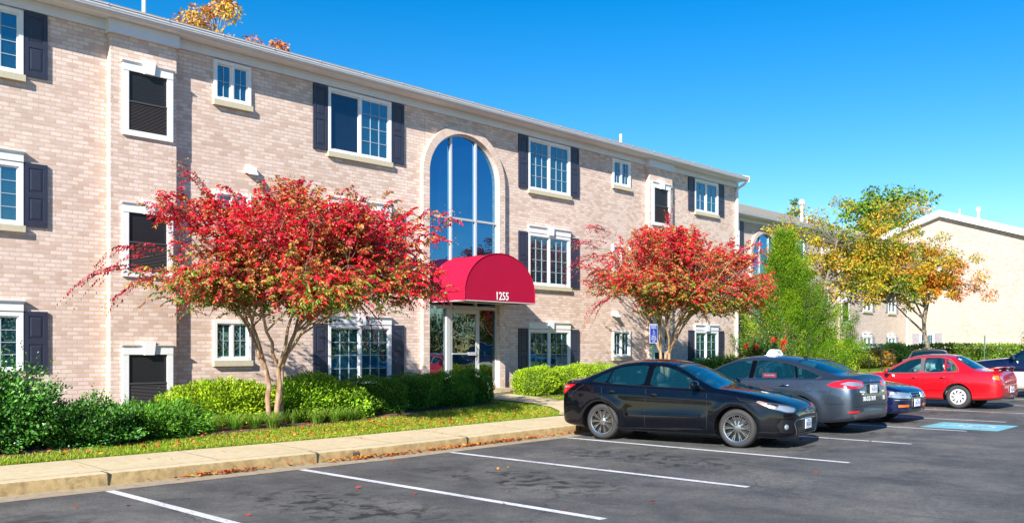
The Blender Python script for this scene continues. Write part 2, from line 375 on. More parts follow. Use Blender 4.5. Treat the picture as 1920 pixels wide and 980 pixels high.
tag(sy.build('painted_wheelchair_symbol',M['line'],fixn=False),kind='structure')

# ------------------------------------------------------------------ text
def text_mesh(txt,size,mat_,name,parent,loc,rot,depth=.002,align='CENTER',sx=1,bold=0):
    cu=bpy.data.curves.new(name,'FONT'); cu.body=txt; cu.size=size; cu.extrude=depth; cu.align_x=align; cu.align_y='CENTER'; cu.resolution_u=2; cu.offset=bold
    to=bpy.data.objects.new(name+'_tmp',cu); COL.objects.link(to)
    dg=bpy.context.evaluated_depsgraph_get(); me=bpy.data.meshes.new_from_object(to.evaluated_get(dg))
    bpy.data.objects.remove(to); me.materials.clear(); me.materials.append(mat_); me.name=name
    if sx!=1: me.transform(Matrix.Diagonal((sx,1,1,1)))
    if isinstance(rot,Matrix): me.transform(rot.to_4x4())
    else: me.transform(Matrix.Rotation(rot[2],4,'Z')@Matrix.Rotation(rot[0],4,'X'))
    return link(name,me,parent,loc)

# ------------------------------------------------------------------ buildings (local: facade along +x, faces -y at y=0)
FZ={3:2.85*2,2:2.85,1:0}
def window(par,x0,x1,z0,z1,grid=(3,4),header=False,sill=True,blind='blind',darkleft=False,vis=True,hw=None,screen=False,key=True,mats=None):
    fr=MB(); t=.075
    fr.box(x0,x1,-.05,.06,z0,z0+t*.8); fr.box(x0,x1,-.05,.06,z1-t,z1)
    fr.box(x0,x0+t,-.05,.058,z0+t*.8,z1-t); fr.box(x1-t,x1,-.05,.058,z0+t*.8,z1-t)
    # outer bead
    xm=(x0+x1)/2; 
    a,b,c,d=x0+t,x1-t,z0+t*.8,z1-t
    fr.box(xm-.025,xm+.025,-.032,.03,c,d)
    # sash frames
    for (p,q,y) in ((a,xm-.025,-.005),(xm+.025,b,-.02)):
        fr.box(p,p+.03,y,y+.03,c,d); fr.box(q-.03,q,y,y+.03,c,d); fr.box(p+.03,q-.03,y+.001,y+.03,c,c+.03); fr.box(p+.03,q-.03,y+.001,y+.03,d-.03,d)
    w=fr.build('window',M['white'],par)
    if grid:
        gm=MB()
        for (p,q,y) in ((a+.03,xm-.055,.002),(xm+.055,b-.03,-.012)):
            if screen and p<xm-.1: continue
            for i in range(1,grid[0]): xx=p+(q-p)*i/grid[0]; gm.box(xx-.007,xx+.007,y,y+.012,c+.03,d-.03)
            for j in range(1,grid[1]): zz=c+.03+(d-c-.06)*j/grid[1]; gm.box(p,q,y-.001,y+.011,zz-.007,zz+.007)
        gm.build('muntin',M['muntin'],w)
    for k,(p,q,y) in enumerate(((a+.03,xm-.055,.018),(xm+.055,b-.03,.004))):
        pm=MB(); pm.box(p,q,y,y+.006,c+.03,d-.03); pm.build('pane',M['glass_dark'] if (screen and k==0) else M['glass'],w)
    if blind:
        bm_=MB(); rr=random.random()
        if blind=='blind':
            zb=c+.02+(d-c)*(.0 if rr<.6 else .35)
            bm_.box(a+.02,b-.02,.10,.104,zb,d-.01)
            bm_.build('blind',M['blind'],w)
        else:
            nseg=26; lo,hi=(a+.02,xm-.15) 
            pts=[]
            for s0,s1 in ((a+.02,a+(b-a)*.30),(b-(b-a)*.22,b-.02)):
                bm_=MB()
                for i in range(nseg):
                    xa=s0+(s1-s0)*i/nseg; xb=s0+(s1-s0)*(i+1)/nseg
                    bm_.quad((xa,.11+.02*math.sin(i*1.9),c),(xb,.11+.02*math.sin((i+1)*1.9),c),(xb,.11+.02*math.sin((i+1)*1.9),d),(xa,.11+.02*math.sin(i*1.9),d))
                bm_.build('curtain',M['curtain'],w,fixn=False)
    if sill:
        s=MB(); s.box(x0-.015,x1+.03,-.085,.05,z0-.125,z0-.003); s.build('sill',M['sill'],w)
    if header:
        h=MB(); hw=hw or (x0-.02,x1+.03)
        z=z1+.02
        h.box(hw[0]+.03,hw[1]-.03,-.06,.0-.002,z,z+.15)
        h.prism([(-.06,z+.15),(-.085,z+.16),(-.10,z+.185),(-.10,z+.205),(-.002,z+.205),(-.002,z+.15)],hw[0],hw[1],'x')
        if key:
            xc=(hw[0]+hw[1])/2
            h.prism([(xc-.10,z-.03),(xc+.10,z-.03),(xc+.13,z+.25),(xc-.13,z+.25)],-.115,-.003,'y')
        h.build('header',M['white'],w)
    return w
def shutter(par,x0,x1,z0,z1,m='shutter'):
    s=MB(); st=.075
    s.box(x0,x1,-.030,-.002,z0,z1)
    s.box(x0,x0+st,-.042,-.030,z0,z1); s.box(x1-st,x1,-.042,-.030,z0,z1)
    zm=z0+(z1-z0)*.5
    for (a,b) in ((z0,z0+.11),(zm-.055,zm+.055),(z1-.09,z1)): s.box(x0+st,x1-st,-.041,-.030,a,b)
    for (a,b) in ((z0+.11,zm-.055),(zm+.055,z1-.09)):
        p,q=x0+st+.03,x1-st-.03; c,d=a+.03,b-.03
        s.add([(x0+st+.012,-.0302,a+.012),(x1-st-.012,-.0302,a+.012),(x1-st-.012,-.0302,b-.012),(x0+st+.012,-.0302,b-.012),(p+.02,-.040,c+.02),(q-.02,-.040,c+.02),(q-.02,-.040,d-.02),(p+.02,-.040,d-.02)],
              [(4,5,6,7),(0,1,5,4),(1,2,6,5),(2,3,7,6),(3,0,4,7)])
    for z in (z0+.06,z1-.05):
        for xx in (x0+.04,x1-.04): s.box(xx-.008,xx+.008,-.046,-.041,z-.008,z+.008)
    return s.build('shutter',M[m],par,fixn=True)
def louver(par,x0,x1,zbot,ztop,split,y):
    """cased vent: frame, header with keystone, black upper screen and ribbed lower panel"""
    f=MB(); t=.125
    f.box(x0,x0+t,y-.045,y-.002,zbot,ztop-.05); f.box(x1-t,x1,y-.045,y-.002,zbot,ztop-.05)
    f.box(x0+t,x1-t,y-.045,y-.002,zbot,zbot+t*.9)
    f.box(x0+.001,x1-.001,y-.052,y-.002,ztop-.2,ztop-.045)
    f.prism([(y-.052,ztop-.045),(y-.075,ztop-.03),(y-.085,ztop-.012),(y-.085,ztop),(y-.002,ztop),(y-.002,ztop-.045)],x0-.03,x1+.03,'x')
    xc=(x0+x1)/2
    f.prism([(xc-.10,ztop-.21),(xc+.10,ztop-.21),(xc+.135,ztop+.075),(xc-.135,ztop+.075)],y-.105,y-.003,'y')
    w=f.build('vent_frame',M['white'],par)
    p=MB(); a,b,c,d=x0+t,x1-t,zbot+t*.9,ztop-.2
    p.box(a,b,y-.010,y-.003,split,d)
    k=int((d-split)/.05)
    for i in range(k): z=split+(d-split)*(i+.5)/k; p.box(a,b,y-.014,y-.010,z-.006,z+.006)
    p.build('screen',M['black'],w)
    q=MB(); k=int((split-c)/.028)
    for i in range(k):
        z=c+(split-c)*i/k; h=(split-c)/k
        q.add([(a,y-.012,z),(b,y-.012,z),(b,y-.034,z+h*.25),(a,y-.034,z+h*.25),(b,y-.012,z+h*.95),(a,y-.012,z+h*.95)],[(0,1,2,3),(3,2,4,5)])
    q.box(a,b,y-.04,y-.003,split-.012,split+.018)
    q.build('ribbed_panel',M['louver'],w)
    return w
def facade_wall(mb,X0,X1,Z0,Z1,openings,arch=None,room=True):
    xs=sorted({X0,X1}|{o[0] for o in openings}|{o[1] for o in openings}); zs=sorted({Z0,Z1}|{o[2] for o in openings}|{o[3] for o in openings})
    for i in range(len(xs)-1):
        for j in range(len(zs)-1):
            xm=(xs[i]+xs[i+1])/2; zm=(zs[j]+zs[j+1])/2
            if any(o[0]<xm<o[1] and o[2]<zm<o[3] for o in openings): continue
            mb.quad((xs[i],0,zs[j]),(xs[i+1],0,zs[j]),(xs[i+1],0,zs[j+1]),(xs[i],0,zs[j+1]),0)
    for o in openings:
        a,b,c,d=o[:4]; D=.22
        mb.quad((a,0,c),(a,0,d),(a,D,d),(a,D,c),0); mb.quad((b,0,d),(b,0,c),(b,D,c),(b,D,d),0)
        mb.quad((a,0,c),(a,D,c),(b,D,c),(b,0,c),0); mb.quad((a,0,d),(b,0,d),(b,D,d),(a,D,d),0)
        # room behind
        E=1.6; e=.25
        if len(o)>4: continue
        A,B,C,DD=a-e,b+e,c-e,d+.05
        mb.quad((A,E,C),(B,E,C),(B,E,DD),(A,E,DD),1)
        mb.quad((A,D,C),(A,E,C),(A,E,DD),(A,D,DD),1); mb.quad((B,D,C),(B,D,DD),(B,E,DD),(B,E,C),1)
        mb.quad((A,D,C),(B,D,C),(B,E,C),(A,E,C),1); mb.quad((A,D,DD),(A,E,DD),(B,E,DD),(B,D,DD),1)
M['glass_dark']=glass_mat('screened_glass',refl=.08,clear=.35,body=(.012,.022,.035),tone=(.5,.7,.9))
def apartment(root,X0,X1,arch_c,spec,Z0=-.3,depth=12,downs=(),frieze_breaks=(),detail=True,brick='brick',pitch=.36,bays=(),ovr=.27):
    """spec: list of dict windows; all z relative to the facade datum"""
    ops=[]
    for w in spec:
        if w['t']=='win': ops.append((w['x'][0]+.02,w['x'][1]-.02,w['z'][0]+.02,w['z'][1]-.02))
    if arch_c is not None: ops.append((arch_c-1.40,arch_c+1.40,.45,8.06,'arch'))
    wb=MB(); facade_wall(wb,X0,X1,Z0,8.3,ops)
    # other walls
    wb.quad((X0,depth,Z0),(X0,0,Z0),(X0,0,8.3),(X0,depth,8.3)); wb.quad((X1,0,Z0),(X1,depth,Z0),(X1,depth,8.3),(X1,0,8.3)); wb.quad((X1,depth,Z0),(X0,depth,Z0),(X0,depth,8.3),(X1,depth,8.3))
    for xe in (X0,X1): wb.add([(xe,0,8.3),(xe,depth,8.3),(xe,depth/2,8.3+depth/2*pitch)],[(0,1,2)])
    if arch_c is not None:
        pts=arch_pts(arch_c,1.33,6.42,1.22,24)
        tops=[(arch_c-1.40,6.42)]+pts+[(arch_c+1.40,6.42)]
        for i in range(len(tops)-1):
            a,b=tops[i],tops[i+1]; wb.quad((a[0],-.004,a[1]),(b[0],-.004,b[1]),(b[0],-.004,8.07),(a[0],-.004,8.07))
    wb.build('wall',[M[brick],M['room']],root,fixn=False)
    # frieze, soffit, gutter, roof
    f=MB()
    xs=[X0]; 
    segs=[]; cur=X0
    for (a,b) in bays: segs.append((cur,a,-.05)); segs.append((a-.04,b+.04,-.235)); cur=b
    segs.append((cur,X1,-.05))
    for (a,b,y) in segs:
        f.box(a,b,y,0.0-.001 if y>-.1 else -.001,8.06 if y>-.1 else 7.99,8.262)
        if y>-.1:
            f.box(a,b,y-.012,y,8.20,8.26)
            x=a+2.6
            while x<b-.5: f.box(x,x+.012,y-.006,y,8.06,8.2); x+=3.66
        f.box(a,b,y-.006,y,8.056 if y>-.1 else 7.986,8.075 if y>-.1 else 8.005)
    f.build('frieze',M['trim'],root)
    sf=MB(); sf.box(X0-.25,X1+ovr-.02,-.42,.3,8.264,8.29); sf.build('soffit',M['white'],root)
    gt=MB(); gp=[(-.42,8.255),(-.50,8.262),(-.525,8.30),(-.545,8.34),(-.545,8.375),(-.56,8.385),(-.56,8.40),(-.535,8.40),(-.53,8.30),(-.42,8.295)]
    gt.prism(gp,X0-.27,X1+ovr,'x')
    x=X0+1
    while x<X1: gt.box(x,x+.02,-.57,-.56,8.385,8.41); x+=1.22
    gt.build('gutter',M['gutter'],root)
    r=MB(); z0=8.40; h=depth/2; rid=z0+.05+(h+.5)*pitch
    for s in (0,1):
        ya=-.53 if s==0 else depth+.53
        r.add([(X0-.3,ya,z0-.02),(X1+ovr+.03,ya,z0-.02),(X1+ovr+.03,h,rid-.02),(X0-.3,h,rid-.02),(X0-.3,ya,z0+.03),(X1+ovr+.03,ya,z0+.03),(X1+ovr+.03,h,rid+.03),(X0-.3,h,rid+.03)],[(0,1,2,3),(4,7,6,5),(0,4,5,1),(1,5,6,2),(3,7,4,0)])
    r.build('roof',M['roof'],root)
    for xe,sg in ((X0-.32,-1),(X1+ovr+.05,1)):
        rk=MB()
        for s in (0,1):
            ya=-.55 if s==0 else depth+.55
            rk.add([(xe-.02,ya,z0-.16),(xe+.02,ya,z0-.16),(xe-.02,h,rid-.16),(xe+.02,h,rid-.16),(xe-.02,ya,z0+.05),(xe+.02,ya,z0+.05),(xe-.02,h,rid+.05),(xe+.02,h,rid+.05)],[(0,1,3,2),(4,5,7,6),(0,2,6,4),(1,3,7,5),(0,1,5,4)])
        rk.build('rake_board',M['white'],root)
    for (a,b) in bays:
        bb=MB(); bb.box(a,b,-.16,-.0005,Z0,7.995); bb.build('projecting_bay',M[brick],root)
    for x in downs:
        d=MB(); d.box(x-.05,x+.05,-.10,-.012,Z0+.2,7.9)
        d.tube([(x,-.055,7.88),(x,-.10,8.02),(x+.04,-.36,8.16),(x+.04,-.47,8.27)],.05,8)
        for z in (1.5,4.5,7.2): d.box(x-.07,x+.07,-.104,-.005,z,z+.03)
        d.build('downspout',M['white'],root)
    for w in spec:
        if w['t']=='win':
            window(root,w['x'][0],w['x'][1],w['z'][0],w['z'][1],grid=w.get('grid',(3,4)),header=w.get('header',False),sill=w.get('sill',True),blind=w.get('blind','blind'),screen=w.get('screen',False),hw=w.get('hw'),key=w.get('key',True))
        elif w['t']=='shut': shutter(root,*w['x'],*w['z'],m=w.get('m','shutter'))
        elif w['t']=='louv': louver(root,*w['x'],w['z'][0],w['z'][1],w['split'],-.16)
def arch_pts(c,a,zs,b,n):
    return [(c-a*math.cos(math.pi*i/n),zs+b*math.sin(math.pi*i/n)) for i in range(n+1)]
def arch_feature(root,c,zbase,door=True):
    # brick surround: jambs and curved band with its own uv
    ri,ro,zs,bi,bo=1.325,1.55,6.42,1.20,1.42; n=28; y0,y1=-.12,.10
    j=MB()
    for s in (-1,1):
        xa,xb=sorted((c+s*ri,c+s*ro)); j.box(xa,xb,y0,-.001,zbase-.3,zs); 
        xa,xb=sorted((c+s*ri,c+s*(ri+.075))); j.box(xa,xb,.0005,y1,zbase-.3,zs)
    j.build('brick_jamb',M['brick'],root)
    inn=arch_pts(c,ri,zs,bi,n); out=arch_pts(c,ro,zs,bo,n)
    vs=[];fs=[];uvs=[];L=0
    me=bpy.data.meshes.new('brick_arch')
    for i in range(n+1):
        if i: L+=math.dist(out[i],out[i-1])*.93
        vs+= [(inn[i][0],y0,inn[i][1]),(out[i][0],y0,out[i][1]),(out[i][0],-.001,out[i][1]),(inn[i][0],y1,inn[i][1])]
        uvs.append(L)
    fuv=[]
    for i in range(n):
        b=4*i
        for (p,q,v0,v1) in ((0,1,0,.225),(1,2,0,.12),(3,0,0,.2)):
            fs.append([b+p,b+4+p,b+4+q,b+q]); fuv+= [(uvs[i],v0),(uvs[i+1],v0),(uvs[i+1],v1),(uvs[i],v1)]
    me.from_pydata(vs,[],fs); me.materials.append(M['brick_arch']); uvl=me.uv_layers.new(name='UVMap')
    for k,uv in enumerate(fuv): uvl.data[k].uv=uv
    bm=bmesh.new(); bm.from_mesh(me); bmesh.ops.recalc_face_normals(bm,faces=bm.faces)
    # make front face -y
    for f in bm.faces:
        pass
    bm.to_mesh(me); bm.free(); link('brick_arch',me,root)
    # glazing frame
    f=MB(); yA,yB=.0,.07; t=.045
    for s in (-1,1):
        xa,xb=sorted((c+s*ri,c+s*(ri-t))); f.box(xa,xb,yA,yB,zbase,zs)
    arc=arch_pts(c,ri,zs,bi,n); arc2=arch_pts(c,ri-t,zs,bi-t,n)
    for i in range(n):
        a,b,cc,d=arc[i],arc[i+1],arc2[i+1],arc2[i]
        f.add([(a[0],yA,a[1]),(b[0],yA,b[1]),(cc[0],yA,cc[1]),(d[0],yA,d[1]),(a[0],yB,a[1]),(b[0],yB,b[1]),(cc[0],yB,cc[1]),(d[0],yB,d[1])],[(0,1,2,3),(3,2,6,7),(0,4,5,1)])
    def top(x): 
        u=min(.999,abs(x-c)/(ri-t)); return zs+(bi-t)*math.sqrt(1-u*u)
    zt0=2.86
    for x in (c-.47,c+.47): f.box(x-.032,x+.032,yA-.03,yB-.002,zt0+.03,top(x)-.005)
    f.box(c-ri+t,c-.502,yA-.02,yB-.003,5.26,5.32); f.box(c-.438,c+.438,yA-.02,yB-.003,5.26,5.32); f.box(c+.502,c+ri-t,yA-.02,yB-.003,5.26,5.32)
    f.box(c-ri+t,c+ri-t,yA-.032,yB-.004,zt0-.06,zt0+.03)
    w=f.build('stair_window',M['alu'],root)
    # panes
    def pane(x0,x1,z0,zz,curve=False,m='glass_blue'):
        p=MB()
        if curve:
            k=10; poly=[(x0,z0),(x1,z0)]+[(x1-(x1-x0)*i/k,top(x1-(x1-x0)*i/k)) for i in range(k+1)]
        else: poly=[(x0,z0),(x1,z0),(x1,zz),(x0,zz)]
        p.prism(poly,.03,.038,'y'); return p.build('pane',M[m],w)
    cols=((c-ri+t,c-.502),(c-.438,c+.438),(c+.502,c+ri-t))
    for (a,b) in cols:
        pane(a,b,zt0+.03,5.26); pane(a,b,5.32,0,True)
    # stairwell behind
    s=MB(); s.box(c-1.9,c+1.9,2.6,2.62,zbase-.2,8.0,0); s.box(c-1.9,c-1.88,.2,2.6,zbase-.2,8.0); s.box(c+1.88,c+1.9,.2,2.6,zbase-.2,8.0)
    s.box(c-1.88,c+1.88,.25,2.6,2.98,3.1); s.box(c-1.88,c+1.88,.2,2.6,zbase-.03,zbase); s.box(c-1.88,c+1.88,.2,2.6,7.95,7.98)
    s.build('stairwell',M['room'],root)
    if not door:
        pane(c-ri+t,c+ri-t,zbase,zt0-.06,m='glass_door'); return
    # entrance
    e=MB(); zb=zbase+.0
    for (a,b) in ((c-.64,c-.50),(c+.555,c+.595)): e.box(a,b,yA-.035,yB,zb,zt0-.06)
    e.box(c-ri+t,c-.64,yA,yB,zb,zb+.10); e.box(c+.595,c+ri-t,yA,yB,zb,zb+.16)
    en=e.build('entrance_frame',M['alu'],root)
    for (a,b,z) in ((c-ri+t,c-.64,zb+.10),(c+.595,c+ri-t,zb+.16)):
        p=MB(); p.box(a,b,.03,.038,z,zt0-.06); p.build('sidelight',M['glass_door'],en)
    d=MB(); x0,x1=c-.495,c+.55; zz=zt0-.065
    d.box(x0,x0+.07,-.02,.03,zb+.01,zz); d.box(x1-.07,x1,-.02,.03,zb+.01,zz); d.box(x0+.07,x1-.07,-.02,.03,zb+.01,zb+.2); d.box(x0+.07,x1-.07,-.02,.03,zz-.12,zz)
    d.box(x0+.07,x1-.07,-.05,-.025,zb+.93,zb+.965); d.box(x1-.40,x1-.09,-.055,-.02,zb+.90,zb+.99)
    dr=d.build('door',M['alu'],root)
    p=MB(); p.box(x0+.07,x1-.07,.0,.008,zb+.2,zz-.12); p.build('door_glass',M['glass_door'],dr)
    h=MB(); h.tube([(x1-.10,-.07,zb+.75),(x1-.10,-.09,zb+.8),(x1-.10,-.09,zb+1.1),(x1-.10,-.07,zb+1.15)],.014,8); h.build('handle',M['black_metal'],dr)
    n1=MB(); n1.box(x0+.42,x0+.66,.010,.013,zb+1.05,zb+1.38); n1.build('paper_notice',M['white'],dr)
    n2=MB(); n2.box(c+.72,c+1.02,.040,.044,zb+1.05,zb+1.45); n2.build('paper_notice',M['white'],en)
    st=MB(); st.box(c-1.28,c+1.32,-.55,.18,zbase-.35,zbase-.02); st.build('doorstep',M['concrete'],root)
# ------------------------------------------------------------------ foliage tools
def unit(v): return v/np.maximum(np.linalg.norm(v,axis=-1,keepdims=True),1e-9)
def leaf_mesh(name,P,D,S,asp,C,mat_,parent=None,N0=None,loc=None,droop=.0):
    """many small four-cornered leaves, one colour each"""
    n=len(P); D=unit(D); r=rng.normal(size=(n,3))
    if N0 is not None: r=np.cross(D,N0+rng.normal(size=(n,3))*.35)
    side=unit(np.cross(D,r)) if N0 is None else unit(r)
    S=np.asarray(S).reshape(-1,1)*np.ones((n,1)); asp=np.asarray(asp).reshape(-1,1)*np.ones((n,1))
    V=np.empty((n,4,3)); V[:,0]=P; V[:,1]=P+D*S*.45+side*S*asp*.5; V[:,2]=P+D*S; V[:,3]=P+D*S*.45-side*S*asp*.5
    V[:,2,2]-=S[:,0]*droop
    me=bpy.data.meshes.new(name); me.vertices.add(4*n); me.vertices.foreach_set('co',V.reshape(-1).astype(np.float32))
    me.loops.add(4*n); me.loops.foreach_set('vertex_index',np.arange(4*n,dtype=np.int32))
    me.polygons.add(n); me.polygons.foreach_set('loop_start',np.arange(0,4*n,4,dtype=np.int32))
    try: me.polygons.foreach_set('loop_total',np.full(n,4,dtype=np.int32))
    except Exception: pass
    me.materials.append(mat_)
    a=me.attributes.new('Col','FLOAT_COLOR','FACE'); c4=np.ones((n,4),dtype=np.float32); c4[:,:3]=np.clip(C,0,1); a.data.foreach_set('color',c4.reshape(-1))
    me.update(calc_edges=True); me.validate()
    return link(name,me,parent,loc)
def pal(n,cols,w,var=.18):
    cols=np.array(cols); k=rng.choice(len(cols),size=n,p=np.array(w)/sum(w)); c=cols[k]
    return c*(1+rng.normal(size=(n,1))*var)
def lumpy(d,seed,amp=.25):
    """direction dependent radius factor"""
    r=np.ones(len(d)); g=np.random.default_rng(seed)
    for k in range(7):
        a=unit(g.normal(size=3)); f=g.uniform(2,5); ph=g.uniform(0,6.3); r+=amp*.4*np.sin(f*(d@a)*2+ph)
    return r
def spray_foliage(starts,ends,droop,nleaf,ls):
    """leaves in pairs along arching shoots. returns P,D,spray index,t"""
    n=len(starts); t=np.linspace(.08,1,nleaf); A=starts[:,None,:]; B=ends[:,None,:]
    T=t[None,:,None]; P=A+(B-A)*T; L=np.linalg.norm(ends-starts,axis=1)
    arch=(L*droop)[:,None]*(4*t*(1-t)*.35-0.55*t**3)[None,:]
    P[:,:,2]+=arch
    tang=unit(np.gradient(P,axis=1))
    up=np.array([0,0,1.]); s=unit(np.cross(tang,up)); 
    sg=np.where(np.arange(nleaf)%2==0,1,-1)[None,:,None]
    D=tang*.55+s*sg*.8+np.array([0,0,-.35])+rng.normal(size=P.shape)*.22
    idx=np.repeat(np.arange(n),nleaf)
    return P.reshape(-1,3),D.reshape(-1,3),idx,np.tile(t,n)
def limb_path(a,b,k=5,bow=.12,seed=None):
    a=np.array(a);b=np.array(b); L=np.linalg.norm(b-a); pts=[]
    off=rng.normal(size=3)*bow*L*.35; off[2]=abs(off[2])*.3
    for i in range(k+1):
        t=i/k; p=a+(b-a)*t+off*4*t*(1-t)*.5+rng.normal(size=3)*.012*L*(0<i<k); pts.append(p)
    return pts

def crape_myrtle(loc,label,w,zlo,zhi,extra,seed,lean=(0,0),nspray=3500,bare=0.0):
    global rng
    rng=np.random.default_rng(seed)
    root=empty('crape_myrtle_tree',loc,label,'tree','red crape myrtles in front of the brick building')
    rx=w/2; tb=MB(); tips=[]
    for i in range(3):
        a=2*math.pi*i/3+rng.uniform(-.3,.3)+.5; b0=np.array([math.cos(a)*.09,math.sin(a)*.07,-.1]); m_=np.array([math.cos(a)*.17,math.sin(a)*.15,rng.uniform(.95,1.2)])
        p0=limb_path(b0,m_,4,.03); tb.tube(p0,list(np.linspace(.060,.044,len(p0))),9)
        for q_ in range(3 if i else 2):
            a2=a+(q_-1)*.75+rng.uniform(-.2,.2); r2=rng.uniform(.5,.85); e=np.array([math.cos(a2)*r2,math.sin(a2)*r2,zlo+rng.uniform(.15,.5)])
            p=limb_path(m_,e,5,.10); tb.tube(p,list(np.linspace(.036,.022,len(p))),7); tips+=p[4:]
            for k in range(5):
                st=p[rng.integers(3,len(p))]; aa=a2+rng.uniform(-1.,1.); r3=rng.uniform(.35,.85)*rx
                en=np.array([math.cos(aa)*r3+lean[0],math.sin(aa)*r3*.85+lean[1],zlo+(zhi-zlo)*rng.uniform(.25,.75)])
                q=limb_path(st,en,5,.12); tb.tube(q,list(np.linspace(.020,.006,len(q))),5,caps=False); tips+= q[2:]
    tb.build('trunk',M['bark_myrtle'],root,smooth=60)
    tips=np.array(tips)
    n=nspray
    # the crown is a heap of overlapping leafy masses of different size
    nm=54; md=unit(rng.normal(size=(nm*4,3))); md=md[md[:,2]>-.75][:nm]; nm=len(md); mf=rng.uniform(.35,.86,nm); zc=zlo+(zhi-zlo)*.38
    MC=np.stack([md[:,0]*rx*mf,md[:,1]*rx*.85*mf,zc+np.where(md[:,2]>0,md[:,2]*(zhi-zc),md[:,2]*(zc-zlo))*mf*1.05],1); MC[:,0]+=lean[0]; MC[:,1]+=lean[1]; MR=rng.uniform(.45,.88,nm)*w/6.2
    k=rng.integers(0,nm,n); d=unit(rng.normal(size=(n,3))); E=MC[k]+d*MR[k][:,None]*np.array([1.25,1.15,.72])*(rng.random((n,1))**.4)
    L=rng.uniform(.30,.70,size=n); out=unit(E-np.array([0,0,zlo-.2])); S=E-unit(out+d*.5+rng.normal(size=(n,3))*.35)*L[:,None]
    for (sx,sy,sz,ex,ey,ez) in extra:
        for q in range(6):
            o=rng.normal(size=3)*.07; o2=rng.normal(size=3)*.10; f=rng.uniform(0,.35); s_=np.array([sx,sy,sz])*(1-f)+np.array([ex,ey,ez])*f
            if q==0: o2*=0
            S=np.vstack([S,[s_+o]]); E=np.vstack([E,[np.array([ex,ey,ez])*(1-f*.5)+s_*f*.5+o2]])
    ns=len(S); NL=30
    P,D,idx,t=spray_foliage(S,E,rng.uniform(.15,.5,size=ns),NL,.07)
    sh=MB()
    for i in range(0,ns,3):
        q=[S[i]*(1-u)+E[i]*u+np.array([0,0,np.linalg.norm(E[i]-S[i])*.35*(4*u*(1-u)*.35-.55*u**3)]) for u in (0,.5,1)]
        sh.tube(q,[.005,.004,.002],3,caps=False)
    for i in range(0,ns,6):
        j=np.argmin(((tips-S[i])**2).sum(1)); sh.tube([tips[j],(tips[j]+S[i])/2+rng.normal(size=3)*.03,S[i]],[.008,.006,.005],4,caps=False)
    sh.build('twigs',M['twig'],root,fixn=False)
    # colour runs in patches: each mass leans red, wine, rust or green
    hz=(E[:,2]-zlo)/(zhi-zlo); kk=np.concatenate([k,np.full(ns-n,-1)]); mk=rng.random(nm+1); kind=np.clip(rng.random(ns)*.75+mk[kk]*.32,0,.999)
    red=[(.74,.008,.030),(.82,.015,.045),(.60,.006,.035),(.80,.04,.03),(.48,.008,.035)]
    wine=[(.34,.015,.035),(.46,.02,.05),(.58,.04,.06),(.48,.12,.07)]
    brn=[(.46,.20,.06),(.52,.28,.08),(.42,.12,.05),(.62,.11,.03),(.34,.25,.07)]
    grn=[(.08,.22,.02),(.15,.30,.03),(.28,.32,.03),(.46,.22,.03)]
    n_=len(P); cr=pal(n_,red,[4,3,2,2,1]); cw=pal(n_,wine,[2,2,2,1]); cb=pal(n_,brn,[2,2,2,2,1]); cg=pal(n_,grn,[3,3,2,1])
    ks=kind[idx]; h=hz[idx]
    C=np.where((ks<.50)[:,None],cr,np.where((ks<.66)[:,None],cw,cb))
    low=(idx<n)&(h<.22+.13*np.sin(idx*1.7))&(rng.random(n_)<.85)&(np.hypot(P[:,0],P[:,1])<rx*.8); C=np.where(low[:,None],cg,C)
    mid=(idx<n)&(h<.5)&(rng.random(n_)<.26); C=np.where(mid[:,None],np.where((rng.random(n_)<.5)[:,None],cg,cb),C)
    S_=rng.uniform(.065,.110,size=n_)*(1-.3*t)
    keep=rng.random(n_)<(.95-bare)
    C=np.where((idx>=n)[:,None],cw*.85,C)
    leaf_mesh('crown',P[keep],D[keep],S_[keep],.48,C[keep],M['leaf'],root,droop=.15)
    kx=[i for i in range(ns) if rng.random()<.25]; Pk=[];Dk=[]
    for i in kx:
        e=E[i].copy(); e[2]-=np.linalg.norm(E[i]-S[i])*.19; m=14
        o=rng.normal(size=(m,3))*.05; Pk.append(e+o+unit(E[i]-S[i])*.05); Dk.append(o+np.array([0,0,.03]))
    Pk=np.vstack(Pk);Dk=np.vstack(Dk)
    leaf_mesh('seed_heads',Pk,Dk,rng.uniform(.02,.034,size=len(Pk)),.8,pal(len(Pk),[(.42,.26,.08),(.50,.32,.10),(.28,.15,.06)],[2,1,1]),M['dry_leaf'],root)
    return root

